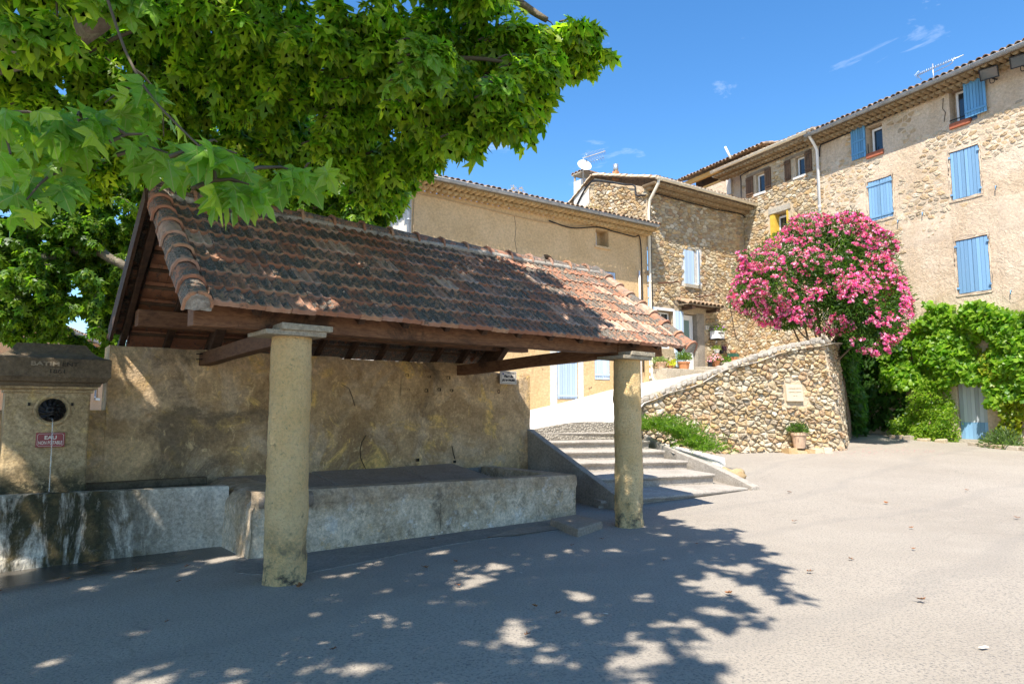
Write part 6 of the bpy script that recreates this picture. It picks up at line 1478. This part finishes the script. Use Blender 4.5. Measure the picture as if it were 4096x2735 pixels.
grow_tree('plane_tree', 'farther plane tree filling the gap behind the wash-house gable', LIMBS_B, B_VIS, 43, (.14, .20), 0, (.060, .145, .016), (.190, .270, .028), 20)  # leaf tints lowered to put shade into this crown

# ------------------------------------------------------------------ oleander in flower
def ellipsoid_pts(n, c, r, shell=.55):
    d = rand_dirs(n); q = (shell + (1 - shell) * RNG.random((n, 1)) ** .6); return np.array(c) + d * q * np.array(r), d
def build_oleander():
    root = thing('oleander', (9.6, 20.8, 3.2), 'large oleander covered in pink flowers leaning over the rubble wall', 'shrub')
    blobs = [((8.9, 20.8, 5.75), (1.7, 1.2, 1.25), 1.0), ((10.3, 20.6, 5.6), (1.3, 1.1, 1.15), .8), ((9.6, 20.8, 6.4), (1.6, 1.1, .85), .9), ((7.8, 20.6, 5.3), (1.0, .9, .8), .5), ((10.6, 19.6, 4.5), (.9, .7, .75), .5), ((9.4, 20.2, 4.75), (1.3, .9, .7), .7), ((10.15, 19.35, 3.85), (.5, .45, .45), .18), ((9.9, 19.3, 4.5), (.75, .5, .5), .35), ((8.4, 20.2, 4.2), (.45, .4, .35), .12), ((7.2, 20.4, 5.0), (.55, .5, .55), .22), ((7.6, 20.5, 5.95), (.6, .5, .45), .22), ((10.9, 20.5, 6.3), (.5, .5, .5), .2), ((9.0, 20.6, 7.0), (.6, .5, .35), .2), ((10.0, 20.6, 7.0), (.5, .5, .4), .18)]
    for k in range(14):
        a = Vector((9.5 + RNG.normal() * .25, 20.7 + RNG.normal() * .2, 3.0)); c = blobs[k % 6][0]; e = Vector(c) + Vector(rand_dirs(1)[0]) * .6; MB().tube([a, a.lerp(e, .5) + Vector((0, 0, -.15)), e], [.035, .025, .012], 6, False).put('stem', MAT['stem'], root, True)
    P = []; O = []
    for c, r, w in blobs: p, d = ellipsoid_pts(int(5200 * w), c, tuple(1.10 * q for q in r), .45); P.append(p); O.append(d)
    P = np.concatenate(P); O = np.concatenate(O); n = len(P); P = P + np.array([[mnoise.noise(Vector(q) * .9), mnoise.noise(Vector(q) * .9 + Vector((9, 0, 0))), mnoise.noise(Vector(q) * .9 + Vector((0, 9, 0)))] for q in P]) * .55
    scatter_leaves('foliage', P, O, RNG.uniform(.11, .19, n), LANCE, MAT['leaf'], root, tints(n, (.035, .085, .018), (.085, .16, .03)), .15, .4)
    # flower heads: rounded trusses of five-petalled flowers
    def truss(seed):
        rg = np.random.default_rng(seed); V = []; F = []; C = []
        for k in range(15):
            d = unit(rg.normal(size=(1, 3)))[0]; d[2] = abs(d[2]) * .7; c = d * rg.uniform(.05, .105); Z = Vector(unit((d + rg.normal(size=3) * .35)[None])[0]); X = Z.orthogonal().normalized(); Y = Z.cross(X); col = (rg.choice([0, 0, 1, 2]))
            cc = [(.69, .085, .33), (.77, .17, .44), (.87, .40, .59)][col]
            for q in range(5):
                a = q * 1.2566 + rg.uniform(0, .3); e1 = X * math.cos(a) + Y * math.sin(a); e2 = -X * math.sin(a) + Y * math.cos(a); b = len(V); s = .034
                V += [Vector(c), Vector(c) + e1 * s * .7 + e2 * s * .5 + Z * .006, Vector(c) + e1 * s * 1.1 + Z * .002, Vector(c) + e1 * s * .7 - e2 * s * .5 + Z * .006]; F.append((b, b + 1, b + 2, b + 3)); C += [cc] * 4
        me = mesh_of('flower_truss', V, F); at = me.attributes.new('tint', 'FLOAT_COLOR', 'POINT'); at.data.foreach_set('color', np.c_[np.array(C), np.ones(len(C))].astype(np.float32).ravel()); me.materials.append(MAT['petal']); return me
    T = [truss(k) for k in range(7)]; FP = []; FO = []
    for c, r, w in blobs:
        p, d = ellipsoid_pts(int(760 * w), c, r, .86); keep = (d[:, 1] < .3); wv = np.array([[mnoise.noise(Vector(q) * .9), mnoise.noise(Vector(q) * .9 + Vector((9, 0, 0))), mnoise.noise(Vector(q) * .9 + Vector((0, 9, 0)))] for q in p[keep]]).reshape(-1, 3); FP.append(p[keep] + d[keep] * .05 + wv * .55); FO.append(d[keep])
    FP = np.concatenate(FP); FO = np.concatenate(FO)
    inb = np.zeros(len(FP), bool)
    for c, r, w in blobs: inb |= (((FP - np.array(c)) / np.array(r)) ** 2).sum(1) < .72
    gap = np.array([mnoise.noise(Vector(p) * 1.5) for p in FP]) > -.5
    FP, FO = FP[~inb & gap], FO[~inb & gap]; S = RNG.uniform(.60, 1.05, len(FP)); order = np.argsort(-S)
    V = []; F = []; C = []
    for rank, i in enumerate(order):
        z = Vector((FO[i] + np.array([0, -.25, .7])).tolist()).normalized(); M = z.to_track_quat('Z', 'Y').to_matrix().to_4x4() @ Matrix.Rotation(RNG.uniform(0, 6.28), 4, 'Z') @ Matrix.Scale(S[i], 4); M.translation = Vector(FP[i])
        me = T[i % 7]
        if rank < 300: put('flower_truss', me, None, root, M)
        else:
            b = len(V); V += [M @ v.co for v in me.vertices]; F += [tuple(b + q for q in p.vertices) for p in me.polygons]; C.append(np.array([0.] * (len(me.vertices) * 4), np.float32)); me.attributes['tint'].data.foreach_get('color', C[-1])
    if V:
        me = mesh_of('small_flower_trusses', V, F); at = me.attributes.new('tint', 'FLOAT_COLOR', 'POINT'); at.data.foreach_set('color', np.concatenate(C)); put('small_flower_trusses', me, MAT['petal'], root, kind='stuff')
build_oleander()

# ------------------------------------------------------------------ climbers on the blue-shuttered house and the wall end
def climber(name, label, fr, region, n, size, shape, ta, tb, depth, seed, cat='climber', droop=.8, gapf=.9, thick=-.15):
    root = thing(name, fr(*region['base']), label, cat); P = []; rg = random.Random(seed); tries = 0
    nrm = fr.n if hasattr(fr, 'n') else Vector((0, -1, 0))
    while len(P) < n and tries < n * 12:
        tries += 1; u = rg.uniform(region['u'][0], region['u'][1]); z = rg.uniform(region['z'][0], region['z'][1])
        if not region['in'](u, z): continue
        nv = mnoise.noise(Vector((u * gapf, z * gapf, seed))) + .5 * mnoise.noise(Vector((u * 2.6, z * 2.6, seed + 3)))
        if nv < thick: continue
        d = depth * (.35 + .65 * max(0, min(1, .5 + nv))) ; P.append(fr(u, z, .04 + d * rg.random() ** .6))
    P = np.array([tuple(p) for p in P]); m = len(P); O = np.tile(np.array(tuple(nrm)), (m, 1)) * .9 + rand_dirs(m) * .5
    for k in range(7):
        u = rg.uniform(*region['u'])
        if abs(u - 8.9) < .9: continue
        pts = [fr(u, region['z'][0], .05)]
        for q in range(1, 6): u += rg.uniform(-.3, .3); pts.append(fr(u, region['z'][0] + (region['z'][1] - region['z'][0]) * .14 * q, .07))
        MB().tube(pts, [.03, .026, .022, .018, .014, .01], 6, False).put('stem', MAT['stem'], root, True)
    scatter_leaves('foliage', P, unit(O), RNG.uniform(size[0], size[1], m), shape, MAT['leaf'], root, tints(m, ta, tb), droop, .35); return root
RFc = lambda u, z, o=0.0: RF(u, z, o); RFc.n = RF.n
def vine_top(u): return 4.65 + .55 * mnoise.noise(Vector((u * .9, 0, 2))) + (.45 if 7.9 < u < 8.6 else 0) - max(0, 7.1 - u) * .6
climber('grape_vine', 'bright green vine climbing round the grey and blue plank door', RFc, dict(base=(9.6, .6, .2), u=(6.3, 12.6), z=(1.6, 5.7), **{'in': lambda u, z: z < vine_top(u) and not (8.35 < u < 9.5 and z < 2.45 + .25 * mnoise.noise(Vector((u * 3, 0, 0)))) and z > (2.3 if u < 8.3 else 1.7) and not (u > 9.9 and z < 1.9)}), 11000, (.11, .20), IVY, (.105, .235, .022), (.290, .400, .040), .65, 3, thick=-.45)
climber('golden_creeper', 'yellow-green creeper hanging right of the plank door', RFc, dict(base=(9.75, .6, .2), u=(9.25, 10.8), z=(.8, 3.6), **{'in': lambda u, z: abs(u - 9.95 - .25 * mnoise.noise(Vector((0, z, 0)))) < .28 + .22 * max(0, z - 1.4)}), 1500, (.09, .15), IVY, (.16, .22, .02), (.34, .34, .03), .45, 8, thick=-.5)
climber('jasmine_shrub', 'feathery light green shrub spilling left of the plank door', RFc, dict(base=(7.6, .5, .5), u=(6.6, 8.6), z=(.45, 3.0), **{'in': lambda u, z: z < 1.3 + 1.6 * math.exp(-((u - 7.9) / .55) ** 2) + .25 * mnoise.noise(Vector((u * 2, 1, 0)))}), 8000, (.05, .10), OVAL, (.11, .22, .022), (.30, .38, .042), 1.0, 12, 'shrub', .4, thick=-.6)
FSc = lambda u, z, o=0.0: RW_FS(u, z, o); FSc.n = Vector((.83, -.55, 0))
climber('ivy', 'dark green ivy draped down the shaded end of the rubble wall', FSc, dict(base=(2.4, .6, .1), u=(1.5, 5.9), z=(.75, 3.8), **{'in': lambda u, z: u > 1.5 + (3.7 - z) * .75 and z > 1.0 + 1.2 * abs(mnoise.noise(Vector((u * 1.1, 7, 0)))) - .3 * (u > 3) + max(0, 1.3 - u) * .9}), 5200, (.10, .17), IVY, (.036, .105, .026), (.090, .190, .044), .50, 17, droop=1.0, thick=-.35)
climber('wall_ivy', 'glossy dark ivy on the facade behind the oleander', RFc, dict(base=(6.2, 3.4, .2), u=(4.6, 7.0), z=(1.0, 8.1), **{'in': lambda u, z: z < 8.0 - 1.1 * abs(u - 5.2) and (z > 3.3 or (u > 5.3 and z > 1.2 + .8 * mnoise.noise(Vector((u * 1.7, 3, 0))))) + .5 * mnoise.noise(Vector((u * 2, z, 5)))}), 3600, (.12, .19), IVY, (.034, .095, .020), (.095, .185, .032), .55, 23, thick=-.6)

# low plants before the door
def tuft(name, label, cat, c, r, h, n, size, ta, tb, shape=LANCE, droop=-.3, group=None, flowers=None, parent=None):
    root = parent or thing(name, (c[0], c[1], c[2]), label, cat, group); d = rand_dirs(n); d[:, 2] = np.abs(d[:, 2]); q = RNG.random((n, 1)) ** .5; P = np.array(c) + d * q * np.array([r, r, h]); s = RNG.uniform(size[0], size[1], n)
    scatter_leaves('foliage', P, d, s, shape, MAT['leaf'], root, tints(n, ta, tb), droop, .3)
    if flowers:
        fc, fn, fs = flowers; d = rand_dirs(fn); d[:, 2] = np.abs(d[:, 2]); P = np.array(c) + d * np.array([r, r, h]) * 1.02; X, Y, Z = axes_from(rand_dirs(fn), d + .2)
        pet = ([(0, 0, 0), (.5, .3, .1), (0, .6, .12), (-.5, .3, .1), (.55, -.3, .1), (0, -.6, .12), (-.55, -.3, .1)], [(0, 1, 2), (0, 2, 3), (0, 4, 1), (0, 5, 4), (0, 6, 5), (0, 3, 6)])
        put('flowers', mass_mesh('flowers', pet[0], pet[1], P, X, Y, Z, RNG.uniform(fs * .7, fs * 1.3, fn), tints(fn, fc, tuple(min(.85, v * 1.4 + .05) for v in fc))), MAT['petal'], root, M=Matrix.Identity(4), kind='stuff')
    return root
g = RF(10.05, .45, .75); tuft('garden_sage', 'grey-green mound of sage by the flat stones right of the door', 'plant', (g.x, g.y, .50), .55, .55, 900, (.10, .18), (.08, .13, .05), (.16, .22, .09))
g = RF(9.75, .45, .55); tuft('lavender_clump', 'small clump of narrow leaves beside the plank door threshold', 'plant', (g.x, g.y, .50), .30, .35, 300, (.10, .16), (.09, .15, .04), (.16, .24, .07))
for k, (u, o, w) in enumerate(((9.7, .95, .32), (10.05, 1.05, .40), (10.45, 1.05, .36), (9.35, .85, .25), (8.4, .9, .30), (7.9, .95, .34), (7.4, .9, .30), (6.9, .8, .36), (10.9, 1.0, .4))):
    me = tint_const(MB().box(RFc, u - w / 2, u + w / 2, ground_z(RF(u, 0, o).y) - .1, ground_z(RF(u, 0, o).y) + .10 + .04 * random.random(), o - .12, o + .13, .03).mesh('edging_stone'), random.choice(PAL['grey']))
    o_ = put('edging_stone', me, MAT['stone']); tag(o_, 'flat pale stone edging the bed below the climbers', 'stone', 'stones edging the planting bed'); b_ = o_.modifiers.new('bevel', 'BEVEL'); b_.width = .025; b_.segments = 2

# juniper by the stairs
def build_juniper():
    root = thing('juniper', (3.9, 16.3, .6), 'spreading bright green juniper in the bed right of the stairs', 'shrub'); P = []; O = []
    for k in range(300):
        f = RNG.random(); c = np.array([3.05 + 1.35 * f, 16.5 - .9 * f + RNG.normal() * .25, 1.14 - .46 * f + .20 * math.sin(math.pi * min(1, f * 1.25))]); a = RNG.uniform(-2.8, .2); d = np.array([math.cos(a) * .9, math.sin(a) * .7, RNG.uniform(.2, 1.0)]); d /= np.linalg.norm(d); L = RNG.uniform(.3, .75)
        for q in range(26):
            t = q / 25; p = c + d * L * t + np.array([0, 0, -.30 * t * t * L]) + RNG.normal(size=3) * .018; P.append(p); O.append(d + RNG.normal(size=3) * .5)
    P = np.array(P); n = len(P); scatter_leaves('foliage', P, unit(np.array(O)), RNG.uniform(.06, .12, n), LANCE, MAT['leaf'], root, tints(n, (.070, .150, .018), (.165, .250, .030)), -.05, .4)
    for k in range(5): MB().tube([(3.4 + .2 * k, 16.8 - .12 * k, .75), (3.5 + .22 * k, 16.6 - .15 * k, .95 - .05 * k), (3.6 + .25 * k, 16.3 - .15 * k, .95 - .06 * k)], [.03, .02, .01], 6, False).put('stem', MAT['stem'], root, True)
build_juniper()

# ------------------------------------------------------------------ pots
def pot(name, label, c, r0, r1, h, mat, rim=.03, cat='flower pot', fluted=0):
    root = thing(name, c, label, cat); m = MB(); M = Matrix.Translation(Vector(c)); m.lathe([(r0 * .2, .004), (r0, 0), (r0 + (r1 - r0) * .5, h * .5), (r1, h * .82), (r1 * 1.10, h * .83), (r1 * 1.12, h), (r1 * 1.0, h), (r1 * .95, h * .86)], 22, M); smooth_by_angle(m.put('pot', MAT[mat], root), 40)
    MB().lathe([(.001, h * .88), (r1 * .97, h * .88)], 16, M).put('soil', MAT['soil'], root); return root
def pot_plant(root, c, **k): tuft(None, None, None, c, parent=root, **k)
pg_ = RW_FR(4.62, .56, .25); p = pot('terracotta_pot', 'pale terracotta pot with rosemary standing before the rubble wall', (pg_.x, pg_.y, .58), .145, .20, .42, 'terracotta_pale'); pot_plant(p, (pg_.x - .03, pg_.y, 1.0), r=.27, h=.24, n=420, size=(.08, .15), ta=(.05, .10, .03), tb=(.12, .19, .05))
def opot(q, off, z): v = OF(q, z, off); return (v.x, v.y, v.z)
p = pot('terracotta_pot', 'round terracotta pot with a trailing grey-green plant at ledge end', opot(-2.28, .45, 3.13), .13, .19, .25, 'terracotta_pale'); pot_plant(p, opot(-2.35, .45, 3.36), r=.28, h=.25, n=320, size=(.05, .10), ta=(.14, .19, .09), tb=(.26, .30, .17), shape=OVAL)
p = pot('terracotta_pot', 'small terracotta pot with yellow broad leaves on the ledge', opot(-1.80, .45, 3.13), .075, .105, .13, 'terracotta'); pot_plant(p, opot(-1.80, .45, 3.25), r=.20, h=.16, n=40, size=(.14, .24), ta=(.30, .32, .04), tb=(.48, .46, .08), shape=OVAL)
p = pot('terracotta_pot', 'big fluted terracotta pot holding a rounded green bush by the door', opot(-1.05, .45, 3.13), .17, .21, .30, 'terracotta'); pot_plant(p, opot(-1.05, .45, 3.50), r=.32, h=.38, n=900, size=(.06, .13), ta=(.07, .14, .035), tb=(.17, .24, .06))
p = pot('dark_pot', 'dark blue-grey pot with small pink blooms beside the door', opot(.52, .40, 3.28), .08, .10, .24, 'black'); pot_plant(p, opot(.52, .40, 3.50), r=.14, h=.12, n=80, size=(.05, .09), ta=(.06, .13, .03), tb=(.12, .20, .05), shape=OVAL, flowers=((.70, .26, .36), 30, .05))
p = pot('terracotta_pot', 'square-rimmed terracotta pot full of pink geraniums', opot(.86, .40, 3.29), .12, .165, .27, 'terracotta'); pot_plant(p, opot(.86, .40, 3.56), r=.30, h=.26, n=260, size=(.06, .11), ta=(.07, .15, .03), tb=(.15, .23, .05), shape=OVAL, flowers=((.75, .34, .44), 150, .06))
p = pot('terracotta_pot', 'terracotta pot with bushy green plant and one red bloom', opot(1.55, .40, 3.29), .08, .12, .20, 'terracotta'); pot_plant(p, opot(1.50, .42, 3.36), r=.22, h=.42, n=420, size=(.05, .10), ta=(.06, .14, .025), tb=(.16, .25, .04), shape=OVAL, flowers=((.7, .05, .12), 10, .05))
p = pot('terracotta_pot', 'terracotta pot topped by a dark green tray near the ramp', opot(2.05, .35, 3.53), .12, .15, .22, 'terracotta'); MB().box(OF, 1.88, 2.22, 3.76, 3.90, .18, .48).put('tray', MAT['green_plastic'], p); MB().lathe([(.09, 3.90), (.13, 3.98), (.13, 4.03)], 14, Matrix.Translation(Vector((*opot(2.05, .33, 0)[:2], 0)))).put('upper_pot', MAT['terracotta'], p, True)
p = pot('hanging_pot', 'white hanging pot with pale green plant below the mailbox', opot(1.02, .34, 3.88), .09, .125, .14, 'white'); pot_plant(p, opot(1.02, .34, 4.0), r=.20, h=.17, n=160, size=(.05, .09), ta=(.15, .21, .06), tb=(.27, .32, .1), shape=OVAL)
for s_ in (-1, 1): pipe(p, [opot(1.02 + .1 * s_, .34, 4.0), opot(1.02, .36, 4.5)], 'steel', .004, 'chain')
p = pot('hanging_pot', 'dark pot with purple leaves beside the white hanging pot', opot(1.36, .30, 3.87), .08, .11, .13, 'black'); pot_plant(p, opot(1.40, .30, 3.97), r=.2, h=.18, n=170, size=(.06, .11), ta=(.04, .02, .05), tb=(.10, .05, .11), shape=OVAL)
mbx = thing('mailbox', OF(1.28, 4.46, .1), 'white mailbox planted with purple petunias fixed to stone wall', 'mailbox'); MB().box(OF, .98, 1.44, 4.46, 4.78, .06, .42).put('box', MAT['white'], mbx, bevel=.012); MB().box(OF, 1.05, 1.37, 4.66, 4.70, .42, .428).put('slot', MAT['black'], mbx); MB().box(OF, 1.16, 1.30, 4.58, 4.60, .42, .426).put('lettering_strip', MAT['zinc'], mbx)
MB().box(OF, .95, 1.47, 4.42, 4.45, .04, .45).put('bracket', MAT['iron'], mbx)
tuft(None, None, None, opot(1.22, .25, 4.78), .32, .26, 260, (.05, .10), (.10, .19, .03), (.19, .28, .05), OVAL, -.1, None, ((.16, .03, .26), 40, .06), mbx)

# weeds on the ochre tiles
for k, q in enumerate((-8.9, -8.6, -5.6, -5.3)):
    v = OF(q, 8.66, .3); tuft('roof_weed', 'dry pinkish weed sprouting between tiles of the ochre roof', 'plant', tuple(v), .14, .22, 60, (.06, .12), (.42, .30, .22), (.55, .42, .33), group='dry weeds on the ochre roof')

# ------------------------------------------------------------------ fallen leaves and litter on the square
dm = mesh_of('dry_leaf', [(v[0], v[1], .22 + v[2] * -1.5 + .10 * math.sin(5 * v[0])) for v in LEAF_LO[0]], LEAF_LO[1], True); dm.materials.append(MAT['dry_leaf'])
spots = [(-.5, 6.4), (.2, 5.7), (.35, 5.5), (-.6, 7.4), (-.9, 7.1), (1.1, 8.6), (.7, 8.2), (1.6, 7.4), (-1.2, 4.7), (-1.9, 6.3), (-3.1, 6.5), (-3.3, 7.1), (-3.7, 6.9), (-4.2, 6.6), (-4.5, 6.2), (.1, 5.0), (2.9, 6.9), (3.6, 7.5), (4.6, 8.0), (5.4, 9.4), (6.2, 11.5), (4.0, 9.9), (7.4, 10.2), (3.4, 5.9), (2.2, 8.3), (-.3, 8.7), (5.0, 12.6), (8.4, 12.8), (-2.6, 5.3), (-1.0, 8.6), (.9, 9.2), (1.9, 6.1)]
for (x, y) in spots:
    z = ground_z(y) + .016; s = random.uniform(.035, .075); M = Matrix.Translation((x, y, z)) @ Matrix.Rotation(random.uniform(0, 6.28), 4, 'Z') @ Matrix.Rotation(random.uniform(-.3, .3), 4, 'X') @ Matrix.Scale(s, 4)
    o = put('fallen_leaf', dm, None, None, M); tag(o, 'curled dry brown leaf fallen on the open ground', 'leaf', 'dry leaves on the square')
for (x, y, s) in ((.75, 5.55, .05), (3.15, 4.75, .06), (5.0, 5.9, .05), (.1, 6.9, .03)):
    V = [(0, 0, .004), (s, s * .2, .006), (s * .8, s * .6, .012), (-.2 * s, s * .5, .004)]; o = put('paper_scrap', mesh_of('paper_scrap', V, [(0, 1, 2, 3)]), MAT['sign_white'], None, Matrix.Translation((x, y, ground_z(y) + .010)) @ Matrix.Rotation(random.uniform(0, 6), 4, 'Z')); tag(o, 'tiny white scrap of paper on the asphalt', 'paper', 'white scraps on the square')
# fallen pink petals at the wall foot
n = 160; px = RNG.uniform(8.0, 11.6, n); py = 18.9 + (px - 8.0) * .25 + RNG.normal(size=n) * .5 - .5; P = np.c_[px, py, [ground_z(v) + .022 for v in py]]; X, Y, Z = axes_from(np.c_[RNG.normal(size=(n, 2)), np.zeros(n)], np.tile([0, 0, 1.], (n, 1))); o = put('fallen_petals', mass_mesh('fallen_petals', [(-.5, 0, 0), (0, -.4, .1), (.5, 0, 0), (0, .4, .1)], [(0, 1, 2, 3)], P, X, Y, Z, RNG.uniform(.02, .05, n), tints(n, (.55, .08, .22), (.7, .2, .35))), MAT['petal'], M=Matrix.Identity(4), kind='stuff'); tag(o, 'pink petals scattered along the foot of the wall', 'petals')
